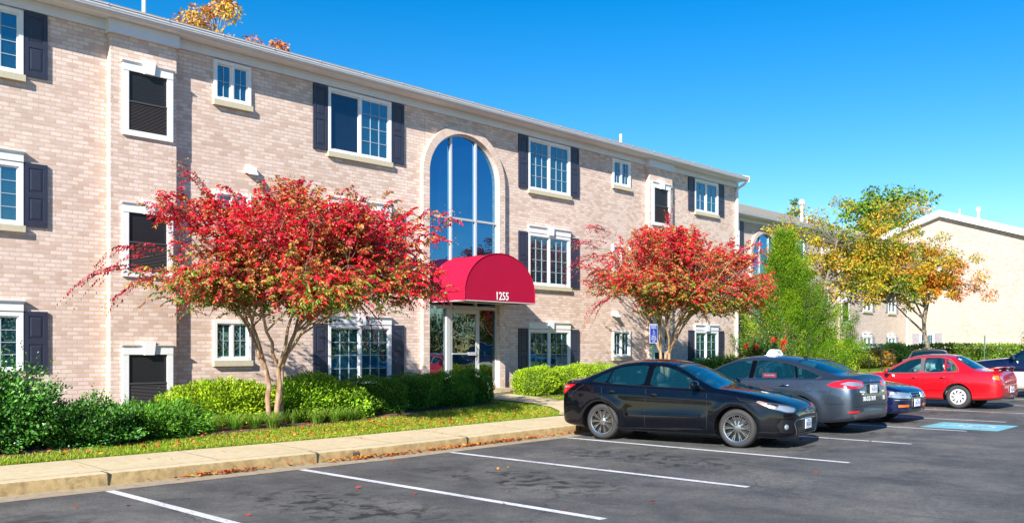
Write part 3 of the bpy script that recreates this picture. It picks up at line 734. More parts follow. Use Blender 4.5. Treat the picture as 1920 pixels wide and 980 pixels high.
def broad_tree(name,loc,label,H,rx,rz,zc,palette,weights,ls,nclump,per,seed,trunk=.16,crad=.5,bark='bark',ry=None,lean=(0,0),group=None,asp=.6,bare=0,core=0.15,trunk_top=.45,cat='tree',low_cut=-.8,mat_='leaf',amp=.3,mins=.25):
    """trunk with limbs reaching leaf clumps that stand apart with sky between them"""
    global rng
    rng=np.random.default_rng(seed); ry=ry or rx
    root=empty(name,loc,label,cat,group)
    d=unit(rng.normal(size=(nclump*4,3))); d=d[d[:,2]>low_cut][:nclump]; n=len(d)
    f=lumpy(d,seed,amp)*np.maximum(mins,rng.random(n)**.45)
    Cn=np.stack([d[:,0]*rx*f+lean[0],d[:,1]*ry*f+lean[1],zc+d[:,2]*rz*f],1)
    tb=MB(); top=np.array([lean[0]*.5,lean[1]*.5,zc+rz*.35]); base=np.array([0,0,-.2]); tp=limb_path(base,top,8,.06)
    tb.tube(tp,list(np.linspace(trunk,trunk*.3,len(tp))),9)
    tp=np.array(tp)
    hubs=[]
    for i in range(9):
        s=tp[min(len(tp)-1,3+i%5)]; j=rng.integers(n); e=Cn[j]*.7+s*.3; q=limb_path(s,e,5,.1); tb.tube(q,list(np.linspace(trunk*.4,trunk*.13,len(q))),6); hubs+=q[1:]
    hubs=np.array(hubs+list(tp[3:]))
    for i in range(n):
        j=np.argmin(((hubs-Cn[i])**2).sum(1)+rng.random(len(hubs))*.3); q=limb_path(hubs[j],Cn[i],3,.14); tb.tube(q,[trunk*.14,trunk*.1,trunk*.08,trunk*.04],4,caps=False)
    tb.build('trunk',M[bark],root,smooth=60)
    P=np.repeat(Cn,per,0); o=unit(rng.normal(size=(n*per,3)))*(rng.random((n*per,1))**.4)*crad*np.repeat(rng.uniform(.55,1.2,size=n),per)[:,None]; o[:,2]*=.72
    P=P+o; D=o/crad+rng.normal(size=P.shape)*.5+np.array([0,0,-.2])
    base_c=np.repeat(pal(n,palette,weights,.05),per,0); C=base_c*(1+rng.normal(size=(n*per,1))*.18); sw=rng.random(n*per)<.35; C[sw]=pal(sw.sum(),palette,weights,.15)
    keep=rng.random(n*per)<1-bare
    leaf_mesh('crown',P[keep],D[keep],rng.uniform(.7,1.25,size=keep.sum())*ls,asp,C[keep],M[mat_],root,droop=.1)
    return root

def bush(name,loc,label,rx,ry,h,palette,weights,ls,n,seed,cat='shrub',group=None,mat_='leaf',boxy=.0,core=(.03,.07,.012),asp=.55,sprigs=0,rotz=0,amp=.12,fluff=.10,sprig_h=.3,lift=.3,follow=False,up=.4):
    """dense rounded shrub: lumpy leafy shell over a solid core darkened for inner shade"""
    global rng
    rng=np.random.default_rng(seed)
    root=empty(name,loc,label,cat,group,rotz)
    def shape(d):
        e=2-boxy; q=(np.abs(d)**(2/(1-boxy*.55))).sum(1)**(-(1-boxy*.55)/2) if boxy else np.ones(len(d))
        f=q*lumpy(d,seed,amp)*lumpy(d*1.9+.3,seed+5,amp*.6)
        P=d*f[:,None]*np.array([rx,ry,h*.62]); P[:,2]+=h*.42; return P
    # core surface: inner shade put into its colour, darker than the leaves
    bm=bmesh.new(); bmesh.ops.create_icosphere(bm,subdivisions=4,radius=1)
    dv=unit(np.array([v.co[:] for v in bm.verts])); pv=shape(dv)*.78
    c,s=math.cos(rotz),math.sin(rotz)
    def gz(P): 
        if not follow: return 0
        X=loc[0]+P[:,0]*c-P[:,1]*s; Y=loc[1]+P[:,0]*s+P[:,1]*c
        return np.array([grd(a,b) for a,b in zip(X,Y)])-loc[2]
    pz=gz(pv); pv[:,2]=np.maximum(pv[:,2]+.02,-.05)+pz
    for v,p in zip(bm.verts,pv): v.co=p+rng.normal(size=3)*.012
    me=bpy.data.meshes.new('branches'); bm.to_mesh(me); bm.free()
    cm=simple('shaded_core_'+name,core,1,spec=.02,noise=.3,nscale=30); me.materials.append(cm)
    link('shaded_core',me,root)
    d=unit(rng.normal(size=(n*2,3))); d=d[d[:,2]>-.75][:n]; P=shape(d)*rng.uniform(1-fluff*1.8,1+fluff*.6,size=(len(d),1)); P[:,2]=np.maximum(P[:,2],.01); P[:,2]+=gz(P)
    D=d+rng.normal(size=d.shape)*.55+np.array([0,0,up])
    lump=lumpy(d*1.3,seed+9,.5); C=pal(len(d),palette,weights,.16)*np.clip(lump,.8,1.25)[:,None]
    Sz=rng.uniform(.7,1.3,size=len(d))*ls
    if sprigs:
        sd=unit(rng.normal(size=(sprigs*4,3))); sd=sd[sd[:,2]>.1][:sprigs]; sp=shape(sd); sp[:,2]+=gz(sp); m=26
        for b in sp:
            L=rng.uniform(.35,1.1)*sprig_h; dr=unit(np.array([rng.normal()*.3,rng.normal()*.3,1.])); t=np.linspace(-.2,1,m)[:,None]
            P=np.vstack([P,b+dr*L*t+rng.normal(size=(m,3))*.012]); D=np.vstack([D,rng.normal(size=(m,3))*.7+dr*.5]); C=np.vstack([C,pal(m,palette,weights,.14)]); Sz=np.concatenate([Sz,np.full(m,ls*.95)*(1-.35*t[:,0].clip(0,1))])
    leaf_mesh('foliage',P,D,Sz,asp,C,M['leaf_dense' if mat_=='leaf' else mat_],root)
    return root
def grass_clump(loc,label,r,n,seed,h=.32):
    global rng
    rng=np.random.default_rng(seed); root=empty('liriope_clump',loc,label,'grass clump','bright green grassy clumps at the edge of the planting bed')
    vs=[];fs=[];C=[]
    for i in range(n):
        a=rng.uniform(0,6.28); b=rng.uniform(0,r*.35); ox,oy=math.cos(a)*b,math.sin(a)*b; hh=h*rng.uniform(.6,1.1); out=r*rng.uniform(.3,1.1); w=.007
        k=len(vs); px,py=-math.sin(a)*w,math.cos(a)*w
        for (t,zz) in ((0,0),(.45,.75),(.85,.95),(1.15,.72)):
            x=ox+math.cos(a)*out*t; y=oy+math.sin(a)*out*t; ww=1-.75*(t/1.15)
            vs+= [(x-px*ww,y-py*ww,hh*zz),(x+px*ww,y+py*ww,hh*zz)]
        fs+= [(k+2*j,k+2*j+1,k+2*j+3,k+2*j+2) for j in range(3)]; C+= [(.16,.34,.03)if rng.random()<.7 else (.34,.42,.07)]*3
    me=bpy.data.meshes.new('blades'); me.from_pydata(vs,[],fs); me.materials.append(M['blade']); a_=me.attributes.new('Col','FLOAT_COLOR','FACE'); a_.data.foreach_set('color',np.array([(*c,1) for c in C],dtype=np.float32).reshape(-1)); link('blades',me,root); return root

# ------------------------------------------------------------------ building 1
b1=empty('apartment_building',(0,18.4,0),'long three storey pink brick apartment building with the red entrance awning','building')
S=[]
Zb={3:(6.48,8.02),2:(3.62,5.17),1:(.80,2.29)}   # tall windows
Zs={3:(6.82,8.02),2:(4.0,5.17),1:(1.27,2.38)}
Zc={3:(7.15,8.02),2:(4.30,5.17),1:(1.44,2.33)}
def col_big(x0,x1,Z,bl,sc,shw=.41,m='shutter',left=True,right=True,floors=(1,2,3),grid=(3,4)):
    for k,f in enumerate(floors):
        S.append(dict(t='win',x=(x0,x1),z=Z[f],grid=grid,header=f<3,blind=bl[k],screen=sc[k],key=True))
        zt=8.04 if f==3 else Z[f][1]+.02
        if left: S.append(dict(t='shut',x=(x0-shw-.005,x0-.005),z=(Z[f][0]-.0,zt),m=m))
        if right: S.append(dict(t='shut',x=(x1+.02,x1+shw+.02),z=(Z[f][0]-.0,zt),m=m))
col_big(3.9,5.86,Zs,('blind','blind','blind'),(False,)*3)
for f in (1,2,3): S.append(dict(t='win',x=(9.70,10.60),z=Zc[f],grid=(2,2),blind='curtain' if f==1 else 'blind',screen=False))
col_big(12.67,14.60,Zb,('blind','blind','curtain'),(False,False,True))
col_big(19.79,21.72,Zb,('curtain','blind','blind'),(False,False,False))
for f in (1,2,3): S.append(dict(t='win',x=(23.9,24.88),z=Zc[f],grid=(2,2),blind='curtain' if f<3 else 'blind'))
col_big(28.86,30.50,Zs,('curtain','blind','blind'),(False,)*3,grid=(2,3))
for z,sp in (((6.0,7.50),6.69),((3.15,4.65),3.85),((.27,1.78),.99)):
    S.append(dict(t='louv',x=(7.65,8.70),z=z,split=sp)); S.append(dict(t='louv',x=(25.93,27.03),z=z,split=sp))
S1=S
apartment(b1,-6,31.98,17.16,S1,Z0=-.2,depth=12,ovr=-.06,downs=(31.86,),bays=((7.42,8.79),(25.80,27.2)),pitch=.30)
arch_feature(b1,17.16,.62)
# awning
def awning(root,x0,x1,y0,y1,zb,zs,zt):
    cx=(x0+x1)/2; a=(x1-x0)/2; b=zt-zs; n=26
    prof=[(x0,zb),(x0,zs)]+[(cx-a*math.cos(math.pi*i/n),zs+b*math.sin(math.pi*i/n)) for i in range(1,n)]+[(x1,zs),(x1,zb)]
    ns=9; rows=[]
    for k in range(ns):
        t=k/(ns-1); y=y0+(y1-y0)*t; sag=-.022*(math.sin(math.pi*t*2)**2)
        rows.append([(cx+(p[0]-cx)*(1+sag*.5),y,p[1]+(sag if p[1]>zs else 0)) for p in prof])
    mb=MB(); m=len(prof)
    for r in rows: mb.v+=r
    for k in range(ns-1):
        for j in range(m-1): mb.f.append([k*m+j,k*m+j+1,(k+1)*m+j+1,(k+1)*m+j]); mb.m.append(0)
    fr=list(range(m)); mb.f.append(fr); mb.m.append(0)
    aw=mb.build('awning',M['awning'],root,smooth=40,fixn=True)
    w=MB()
    for j in (0,): pass
    w.tube([(p[0]*1.0,y0-.004,p[1]) for p in prof],.012,6)
    w.tube([(x0,y0,zs),(x0,y1,zs)],.008,6); w.tube([(x1,y0,zs),(x1,y1,zs)],.008,6)
    w.build('edge_piping',M['awning'],aw,smooth=60)
    fm=MB()
    for (p,q) in (((x0+.02,y0,zb),(x1-.02,y0,zb)),((x0+.02,y0,zb),(x0+.02,y1,zb)),((x1-.02,y0,zb),(x1-.02,y1,zb)),((x0+.02,(y0+y1)/2,zb),(x1-.02,(y0+y1)/2,zb))): fm.tube([p,q],.016,6)
    fm.build('awning_frame',M['alu'],aw)
    text_mesh('1255',.30,M['number'],'awning_number',aw,(17.30,y0-.012,3.10),(R(90),0,0),.003,sx=.86,bold=.004)
    return aw
awning(b1,15.93,18.60,-1.38,.012,2.95,3.19,4.25)
# wall lights and roof pipes
for i,(x,z) in enumerate(((10.58,5.66),(24.0,2.82))):
    l=MB(); l.box(x-.13,x+.13,-.10,-.002,z-.02,z+.12); l.prism([(-.10,z-.02),(-.20,z-.07),(-.20,z-.03),(-.10,z+.05)],x-.11,x+.11,'x'); l.build('wall_light',M['white'],b1)
def pipe(root,x,y,z0,z1,r,cap=False):
    p=MB(); p.tube([(x,y,z0),(x,y,z1)],r,10)
    if cap: p.lathe([(r*1.0,z1-.05),(r*1.7,z1),(r*1.7,z1+r*2.2),(r*.9,z1+r*3),(0.001,z1+r*3)],12,c=(x,y,0))
    return p.build('roof_vent_pipe',M['white'],root,smooth=50)
pipe(b1,8.75,1.3,8.5,10.6,.045); pipe(b1,26.1,1.3,8.5,9.4,.05)
# ------------------------------------------------------------------ building 2 and 3
b2=empty('apartment_building',(26.05,23.3,.10),'brick apartment wing with an arched window set back behind the bright green conifer','building')
S=[]
col_big(12.67,14.60,Zb,('blind','blind','curtain'),(False,False,True))
col_big(19.79,21.72,Zb,('curtain','blind','blind'),(False,False,False),m='shutter_pale')
for f in (1,2,3): S.append(dict(t='win',x=(23.9,24.88),z=Zc[f],grid=(2,2),blind='curtain'))
col_big(29.6,31.0,Zs,('curtain','curtain','blind'),(False,)*3,grid=None,m='shutter_pale')
col_big(33.6,34.9,Zs,('curtain','curtain','blind'),(False,)*3,grid=None,m='shutter_pale')
for z,sp in (((6.0,7.50),6.69),((3.15,4.65),3.85),((.27,1.78),.99)): S.append(dict(t='louv',x=(26.2,27.3),z=z,split=sp))
apartment(b2,8.0,37.35,17.16,S,Z0=-.2,depth=11.4,downs=(36.9,),bays=((26.05,27.45),),pitch=.36,brick='brick_pale')
arch_feature(b2,17.16,.62,door=False)
pipe(b2,24.7,1.6,8.9,10.2,.10,True); pipe(b2,25.4,1.6,8.9,9.55,.07)
# building 3: gable end faces -x ; local frame rotated so that facade(-y) -> -x
b3=empty('apartment_building',(63.5,28.2,.45),'pale brick apartment block showing its wide sunlit gable end at the right','building',rotz=R(-90))
# local x runs along world -y, local y along world +x ; gable plane local y=0
W3=13.9; g3=MB(); zE=8.0; pk=zE+W3/2*.34
S=[]
def wy(Y): return 28.2-Y
wins=((wy(22.60),wy(21.75),7.72-.45+.0,7.72+.52-.45+.0),)
ops=[(wy(22.62),wy(21.72),6.85,7.75),(wy(22.62),wy(21.72),1.35,2.30)]
mbw=MB(); facade_wall(mbw,0,W3,-.6,zE,ops)
mbw.add([(0,0,zE),(W3,0,zE),(W3/2,0,pk)],[(0,1,2)])
Lb=22
mbw.quad((0,0,-.6),(0,Lb,-.6),(0,Lb,zE),(0,0,zE)); mbw.quad((W3,0,-.6),(W3,0,zE),(W3,Lb,zE),(W3,Lb,-.6)); mbw.quad((0,Lb,-.6),(W3,Lb,-.6),(W3,Lb,zE),(0,Lb,zE))
mbw.add([(0,Lb,zE),(W3,Lb,zE),(W3/2,Lb,pk)],[(0,1,2)])
mbw.build('wall',[M['brick_gable'],M['room']],b3,fixn=False)
rf=MB(); e=.5
for s in (0,1):
    xa=-e if s==0 else W3+e; za=zE-e*.34+.06
    rf.add([(xa,-.35,za),(xa,Lb+.35,za),(W3/2,Lb+.35,pk+.06),(W3/2,-.35,pk+.06),(xa,-.35,za+.07),(xa,Lb+.35,za+.07),(W3/2,Lb+.35,pk+.13),(W3/2,-.35,pk+.13)],[(0,1,2,3),(4,7,6,5),(0,4,5,1),(3,7,4,0),(1,5,6,2)])
rf.build('roof',M['roof'],b3)
for s in (0,1):
    rk=MB()
    xa=-e-.02 if s==0 else W3+e+.02; za=zE-e*.34-.28; zb_=pk-.26
    for (ya,yb,dz) in ((-.40,-.352,.42),(-.351,-.003,.30)):
        rk.add([(xa,ya,za),(xa,yb,za),(W3/2,yb,zb_),(W3/2,ya,zb_),(xa,ya,za+dz),(xa,yb,za+dz),(W3/2,yb,zb_+dz),(W3/2,ya,zb_+dz)],[(0,1,2,3),(4,7,6,5),(0,4,5,1),(3,7,4,0),(1,5,6,2)])
    rk.build('rake_board',M['white'],b3)
for (a,b,c,d) in ops:
    window(b3,a-.02,b+.02,c-.02,d+.02,grid=(2,2),header=False,sill=False,blind='blind')
    shutter(b3,a-.50,a-.04,c-.03,d+.03,'shutter_pale'); shutter(b3,b+.04,b+.50,c-.03,d+.03,'shutter_pale')
pipe(b3,7.6,1.6,9.6,10.75,.05); pipe(b3,8.6,2.2,9.5,10.55,.09,True)
# ------------------------------------------------------------------ trees
crape_myrtle((9.2,15.06,grd(9.2,15.06)),'red crape myrtle beside the white louvred vents, left of the awning',6.8,1.85,4.75,
   [(-1.7,1.2,3.0,-3.25,1.7,2.6),(-1.6,.9,3.2,-2.9,1.3,3.0),(-1.5,-.4,3.3,-2.5,-.5,3.9),(-.9,.5,4.0,-1.5,.8,4.75),(1.7,-.9,3.3,2.6,-1.3,3.1),(2.0,-.3,3.0,3.0,-.5,2.55),(.6,.2,4.2,.9,.4,4.95),(1.9,0,3.7,2.9,.1,3.9),(-1.5,.8,2.8,-2.7,1.0,2.4),(1.2,-.6,2.6,1.9,-.9,1.75),(2.2,-.6,3.0,3.6,-1.1,2.55)],11,lean=(.42,-.1))
crape_myrtle((22.3,15.2,grd(22.3,15.2)),'red crape myrtle rising behind the black sedan, right of the awning',6.5,2.0,5.6,
   [(-1.3,1.0,4.2,-2.5,1.6,4.4),(-1.5,.9,3.9,-2.9,1.6,3.6),(-1.2,.8,4.4,-2.3,1.2,4.9),(1.4,-.8,3.4,2.6,-1.5,2.9),(1.5,-.6,3.8,2.9,-1.2,3.5),(1.7,-.9,3.0,2.7,-1.4,2.4),(.3,0,4.7,.4,.2,5.5),(-1.4,.8,2.9,-2.3,1.2,2.2)],23,lean=(.6,-.25))
aut=[(.56,.30,.015),(.58,.20,.015),(.44,.34,.02),(.30,.30,.015),(.64,.36,.04),(.13,.22,.012)]
broad_tree('cherry_tree',(37.4,18.2,grd(37.4,18.2)),'tall open tree with yellow and amber leaves behind the green conifer',7.6,4.2,2.7,4.75,aut,[3,1,4,5,1,6],.125,320,125,31,trunk=.13,crad=.50,asp=.5,bare=.12,amp=.6,low_cut=-.6,ry=2.3,lean=(3.7,-1.2),mins=.3)
broad_tree('cherry_tree',(49.0,17.0,grd(49,17)),'orange leaved tree with a bare trunk in front of the pale gable wall',6.2,2.5,1.9,4.35,[(.56,.17,.015),(.58,.24,.02),(.48,.28,.02),(.46,.12,.015),(.22,.25,.015)],[4,4,3,2,2],.13,180,145,37,trunk=.15,crad=.45,asp=.5,bare=.0,amp=.35,low_cut=-.5,lean=(-.7,.3))
grn=[(.10,.21,.02),(.16,.28,.03),(.24,.33,.03),(.07,.14,.02)]
broad_tree('oak_tree',(75,29.8,.6),'dark green leafy tree rising behind the far roofs',14.5,3.3,3.6,11.3,grn,[3,3,2,2],.30,110,100,41,trunk=.3,crad=.8,asp=.6,bare=.1,amp=.5)
broad_tree('oak_tree',(71.5,36.0,.6),'small green treetop showing above the far roof beside the capped pipe',12,1.2,2.2,11.2,grn,[3,3,2,2],.26,30,75,43,trunk=.2,crad=.55,asp=.6,bare=.1,amp=.6)
broad_tree('oak_tree',(80,27.5,.6),'lower green treetop just left of the gable peak',11,1.3,2.0,9.6,grn,[3,3,2,2],.26,40,80,45,trunk=.2,crad=.55,asp=.6,bare=.1,amp=.5)
yp=[(.55,.30,.05),(.60,.24,.06),(.45,.22,.14),(.50,.36,.05)]
broad_tree('maple_tree',(18.4,35.0,.4),'larger yellow and pink autumn treetop above the roofline',16,1.95,3.6,12.2,yp,[3,2,2,2],.17,190,110,47,trunk=.25,crad=.5,asp=.5,bare=.1,amp=.3,low_cut=-.3)
broad_tree('maple_tree',(21.4,36.5,.4),'smaller reddish autumn treetop above the roofline',15,1.6,2.9,12.15,[(.55,.20,.06),(.45,.16,.10),(.55,.30,.06)],[3,2,2],.17,120,110,49,trunk=.25,crad=.5,asp=.5,bare=.1,amp=.3,low_cut=-.3)
# conifer: shaggy upright juniper
def conifer(loc,label,H,r,seed,palette,weights,n=760,per=330,ls=.058,name='juniper_tree',lean=0,crad=.33,group=None):
    global rng
    rng=np.random.default_rng(seed); root=empty(name,loc,label,'tree',group)
    tb=MB(); tb.tube([(0,0,-.1),(0,0,H*.5),(0,0,H*.93)],[.13,.08,.02],8)
    h=rng.random(n)**1.15; a=rng.uniform(0,6.28,n); prof=np.where(h<.18,.85+.8*h,1.0-((np.maximum(h,.18)-.18)/.82)**.62*.97)
    lob=1+.22*np.sin(a*3+seed)+.20*np.sin(a*5+h*9); f=rng.uniform(.22,1.0,n)**.6
    rad=r*prof*f*lob; P0=np.stack([np.cos(a)*rad,np.sin(a)*rad,.25+h*(H-.45)+.25*(rad/r)],1)
    for i in range(0,n,3): tb.tube([(0,0,max(.2,P0[i,2]-.5*rad[i]-.1)),tuple(P0[i]*np.array([.6,.6,1])-np.array([0,0,.1])),tuple(P0[i])],[.03,.018,.008],4,caps=False)
    tb.build('trunk',M['bark'],root)
    out=unit(np.stack([np.cos(a),np.sin(a),np.full(n,1.5)],1)); sz=rng.uniform(.6,1.3,n)
    t=rng.uniform(-.9,1.0,(n,per)); o=rng.normal(size=(n,per,3))*(crad*.42)*np.clip(1.1-t*.7,.12,1.3)[:,:,None]*sz[:,None,None]
    P=(P0[:,None,:]+out[:,None,:]*(t*crad*1.25*sz[:,None])[:,:,None]+o).reshape(-1,3); D=(np.repeat(out,per,0)+rng.normal(size=(n*per,3))*.45)
    C=np.repeat(pal(n,palette,weights,.16),per,0)*(1+rng.normal(size=(n*per,1))*.15)
    leaf_mesh('crown',P,D,rng.uniform(.7,1.2,size=len(P))*ls,.38,C,M['leaf_dense'],root); return root
jg=[(.09,.20,.005),(.16,.28,.007),(.05,.13,.004),(.26,.37,.01)]
conifer((33.9,17.3,grd(33.9,17.3)),'bright green upright juniper at the corner of the brick building',5.7,3.0,51,jg,[3,3,2,1])
conifer((56.6,13.2,grd(56.6,13.2)),'dark green conifer at the right edge in front of the gable wall',2.9,1.9,53,[(.06,.14,.02),(.10,.20,.03)],[1,1],n=200,per=70,ls=.12)
# shrubs
hol=[(.035,.13,.015),(.06,.20,.02),(.12,.29,.04),(.02,.08,.01)]
def gl(x,y,dz=0): return (x,y,grd(x,y)+dz)
SG='shrubs planted along the building'
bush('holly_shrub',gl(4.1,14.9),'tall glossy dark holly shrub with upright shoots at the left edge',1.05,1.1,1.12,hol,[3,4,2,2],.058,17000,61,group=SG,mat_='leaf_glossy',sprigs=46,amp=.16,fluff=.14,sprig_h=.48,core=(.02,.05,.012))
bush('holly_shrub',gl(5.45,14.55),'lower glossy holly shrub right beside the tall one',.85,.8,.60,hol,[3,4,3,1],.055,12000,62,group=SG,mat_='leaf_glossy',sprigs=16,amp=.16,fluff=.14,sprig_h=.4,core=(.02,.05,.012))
yew=[(.05,.17,.012),(.09,.25,.015),(.15,.34,.02),(.04,.11,.012)]
bush('yew_shrub',gl(6.6,15.0),'spreading feathery green yew below the lowest white framed vent',1.2,.75,.47,yew,[3,3,2,1],.07,17000,63,group=SG,asp=.25,sprigs=40,amp=.2,fluff=.18,sprig_h=.28,rotz=R(18),core=(.02,.05,.012),up=.2)
yg=[(.22,.36,.010),(.32,.45,.012),(.13,.25,.010),(.44,.50,.03)]
bush('privet_hedge',gl(8.8,16.1),'yellow green hedge directly behind the left crape myrtle trunks',1.15,.8,.68,yg,[3,3,2,1],.055,20000,64,group=SG,boxy=.3,amp=.09,sprigs=24,sprig_h=.12,core=(.08,.13,.02))
bush('privet_hedge',gl(10.55,15.75),'darker green hedge just right of the crape myrtle trunks',1.2,.8,.74,[(.18,.36,.015),(.26,.44,.02),(.12,.26,.015),(.36,.50,.03)],[3,3,2,1],.055,17000,65,group=SG,boxy=.25,amp=.10,sprigs=24,sprig_h=.15,core=(.05,.09,.015))
box_shaded=[(.06,.17,.015),(.10,.24,.02),(.15,.30,.03)]  # shade on this row is put into the darker leaf colours
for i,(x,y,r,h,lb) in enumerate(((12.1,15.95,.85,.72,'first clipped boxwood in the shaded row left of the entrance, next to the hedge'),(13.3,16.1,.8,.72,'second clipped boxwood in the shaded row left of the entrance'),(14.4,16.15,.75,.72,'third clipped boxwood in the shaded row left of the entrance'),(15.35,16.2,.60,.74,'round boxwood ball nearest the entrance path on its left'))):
    bush('boxwood_shrub',gl(x,y),lb,r,r*.85,h,box_shaded,[3,2,1],.036,12000,70+i,group=SG,boxy=.25 if i<3 else .1,amp=.07,fluff=.07,core=(.03,.07,.012))
box_sunlit=[(.24,.38,.012),(.32,.46,.015),(.15,.27,.012),(.40,.50,.03)]  # same boxwood, with sunlight put into the brighter leaf colours
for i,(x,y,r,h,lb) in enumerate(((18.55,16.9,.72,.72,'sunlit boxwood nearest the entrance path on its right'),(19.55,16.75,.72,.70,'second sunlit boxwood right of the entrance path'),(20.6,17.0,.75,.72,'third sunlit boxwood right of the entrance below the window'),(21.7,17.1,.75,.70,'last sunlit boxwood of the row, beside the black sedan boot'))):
    bush('boxwood_shrub',gl(x,y),lb,r,r*.85,h,box_sunlit,[3,2,2,1],.042,11000,80+i,group=SG,boxy=.2,amp=.08,fluff=.08,core=(.06,.11,.02))
for i,(x,y) in enumerate(((27.6,17.0),(29.0,17.0))): bush('boxwood_shrub',gl(x,y),('low green shrub behind the grey taxi, left of the berry bush','low green shrub close beside the red berry bush')[i],.8,.7,.8,yew,[1,1,1,1],.06,5000,90+i,group=SG)
nd=bush('nandina_shrub',gl(30.7,16.6),'dark leafy shrub with red berries at the end of the brick building',.95,.8,1.55,[(.04,.12,.03),(.08,.18,.03),(.30,.10,.04),(.45,.18,.06)],[5,4,1,1],.09,6500,95,group=SG,asp=.35,amp=.25,fluff=.25,core=(.02,.05,.012))
bm_=simple('red_berry',(.65,.03,.01),.35)
for k in range(6):
    a=rng.uniform(2.6,6.0); zz=rng.uniform(.75,1.6); be=MB()
    # a drooping bunch: lumpy knot of berries on a stalk
    for q in range(26):
        o=rng.normal(size=3)*np.array([.05,.05,.06]); be.lathe([(0.001,-.024),(.024,0),(0.001,.024)],5,c=(o[0],o[1],o[2]))
    be.tube([(0,0,.12),(0,0,-.08)],.02,5)
    be.build('berry_bunch',bm_,nd,loc=(.85*math.cos(a),.75*math.sin(a),zz))
bush('shrub',gl(37.2,18.6),'yellow green shrub between the juniper and the black railing',1.0,.8,1.0,[(.20,.34,.02),(.34,.42,.04)],[1,1],.10,6000,96,group='shrubs around the railing')
bush('shrub',gl(41.2,18.4),'rounded light green shrub left of the railing',1.0,.8,1.2,[(.20,.32,.02),(.30,.40,.04)],[1,1],.10,6000,97,group='shrubs around the railing')
bush('shrub',gl(44.2,18.6),'low yellowish shrub behind the railing',1.1,.7,.75,[(.30,.34,.03),(.38,.26,.04),(.2,.3,.02)],[1,1,1],.10,5000,98,group='shrubs around the railing')
bush('shrub',gl(46.6,18.8),'orange and green shrub behind the railing steps',1.2,.7,.8,[(.50,.16,.04),(.45,.28,.05),(.2,.28,.03)],[2,2,2],.12,5000,99,group='shrubs around the railing')
bush('shrub',gl(39.2,19.3),'green and yellow shrub behind the middle of the railing',1.0,.7,.85,[(.30,.34,.03),(.45,.26,.05),(.2,.3,.03)],[2,1,2],.12,5000,100,group='shrubs around the railing')
bush('clipped_hedge',gl(55,17.2),'long low clipped hedge in front of the gable wall',.8,4.6,1.02,[(.10,.20,.02),(.16,.28,.03),(.30,.30,.05)],[3,3,1],.13,13000,101,boxy=.55,amp=.03,fluff=.07,core=(.05,.09,.015))
bush('shrub',gl(53.6,20.6),'light green shrub beside the utility box',.9,.8,1.05,[(.20,.38,.05),(.28,.42,.08)],[1,1],.11,4500,102,group='shrubs around the railing')
lb=['grassy clump leftmost along the bed edge','grassy clump second from the left along the bed edge','grassy clump between the left two and the trunks','grassy clump at the foot of the left crape myrtle','grassy clump right of the crape myrtle trunks','wide grassy clump in front of the dark green hedge','grassy clump at the right end of the dark green hedge','small grassy clump just before the left crape myrtle']
for i,(x,y) in enumerate(((7.75,14.75),(8.25,14.85),(8.65,14.85),(9.6,15.1),(10.0,14.85),(10.35,14.75),(10.75,14.85),(8.95,14.75))): grass_clump(gl(x,y),lb[i],.28,170,110+i,.30)
# lawn blades, fallen leaves
def lawn_blades():
    global rng
    rng=np.random.default_rng(200); n=130000
    x=np.concatenate([rng.uniform(2,17,int(n*.78)),rng.uniform(17,34,n-int(n*.78))]); y=12.87+rng.random(n)**1.25*3.4
    lim=13.55+np.clip((x-4)*.19,0,.95)+np.maximum(0,x-10)*.16; k=np.where(x<15.9,y<lim+.05,y<16.25); k&=~((x>16.1)&(x<17.9)&(y>13.4))&~((x>14.9+(y-12.86)*.8)&(x<19.2-(y-12.86)*.8)&(y<14.5)); x,y=x[k],y[k]; n=len(x)
    z=np.array([grd(a,b) for a,b in zip(x,y)])-.005
    P=np.stack([x,y,z],1); D=rng.normal(size=(n,3))*np.array([.45,.45,.1])+np.array([0,0,1]); patch=np.sin(x*1.7)+np.sin(y*3.1+x*.6)
    C=np.where((rng.random(n)<.25+.08*patch)[:,None],pal(n,[(.50,.50,.08),(.58,.50,.12)],[1,1]),pal(n,[(.22,.36,.015),(.30,.44,.02),(.16,.28,.015)],[1,1,1]))
    tag(leaf_mesh('lawn_grass',P,D,rng.uniform(.035,.075,n),.16,C,M['blade']),'short mown green lawn strip between sidewalk and planting bed','grass',kind='stuff')
lawn_blades()
def litter():
    global rng
    rng=np.random.default_rng(210)
    X=[];Y=[];Z=[]
    def add(x,y,z): X.append(x);Y.append(y);Z.append(z)
    for i in range(1500):
        x=rng.uniform(3,20); y=rng.uniform(12.95,15.6); 
        if rng.random()<.75: x=rng.normal(11.5,3.2); y=12.95+abs(rng.normal(0,1.0))
        if x<15.5+0*y and 2<x: add(x,y,grd(x,y)+.045)
    for (c,w,n) in ((6.15,.35,150),(8.6,.42,160),(10.9,.9,420),(14.2,.5,60),(7.2,1.2,20),(12.6,.8,60)):
        for i in range(n):
            x=rng.normal(c,w); add(x,11.33-abs(rng.normal(0,.045)),lot(x)+.012+rng.random()*.035)
    for i in range(70): x=rng.uniform(2,30); y=rng.uniform(5,11.2); add(x,y,lot(x)+.013)
    for i in range(14): x=rng.uniform(3,14); y=rng.uniform(11.7,12.8); add(x,y,lot(x)+.185)
    P=np.stack([X,Y,Z],1); n=len(X); a=rng.uniform(0,6.28,n); D=np.stack([np.cos(a),np.sin(a),rng.uniform(-.1,.35,n)],1)
    N0=np.tile([0,0,1.],(n,1))
    tag(leaf_mesh('fallen_leaves',P,D,rng.uniform(.045,.085,n),.6,pal(n,[(.50,.10,.02),(.55,.22,.03),(.35,.05,.03),(.60,.36,.06)],[3,3,2,1]),M['dry_leaf'],N0=N0),'scattered red and orange fallen leaves along the kerb and lawn','fallen leaves',kind='stuff')
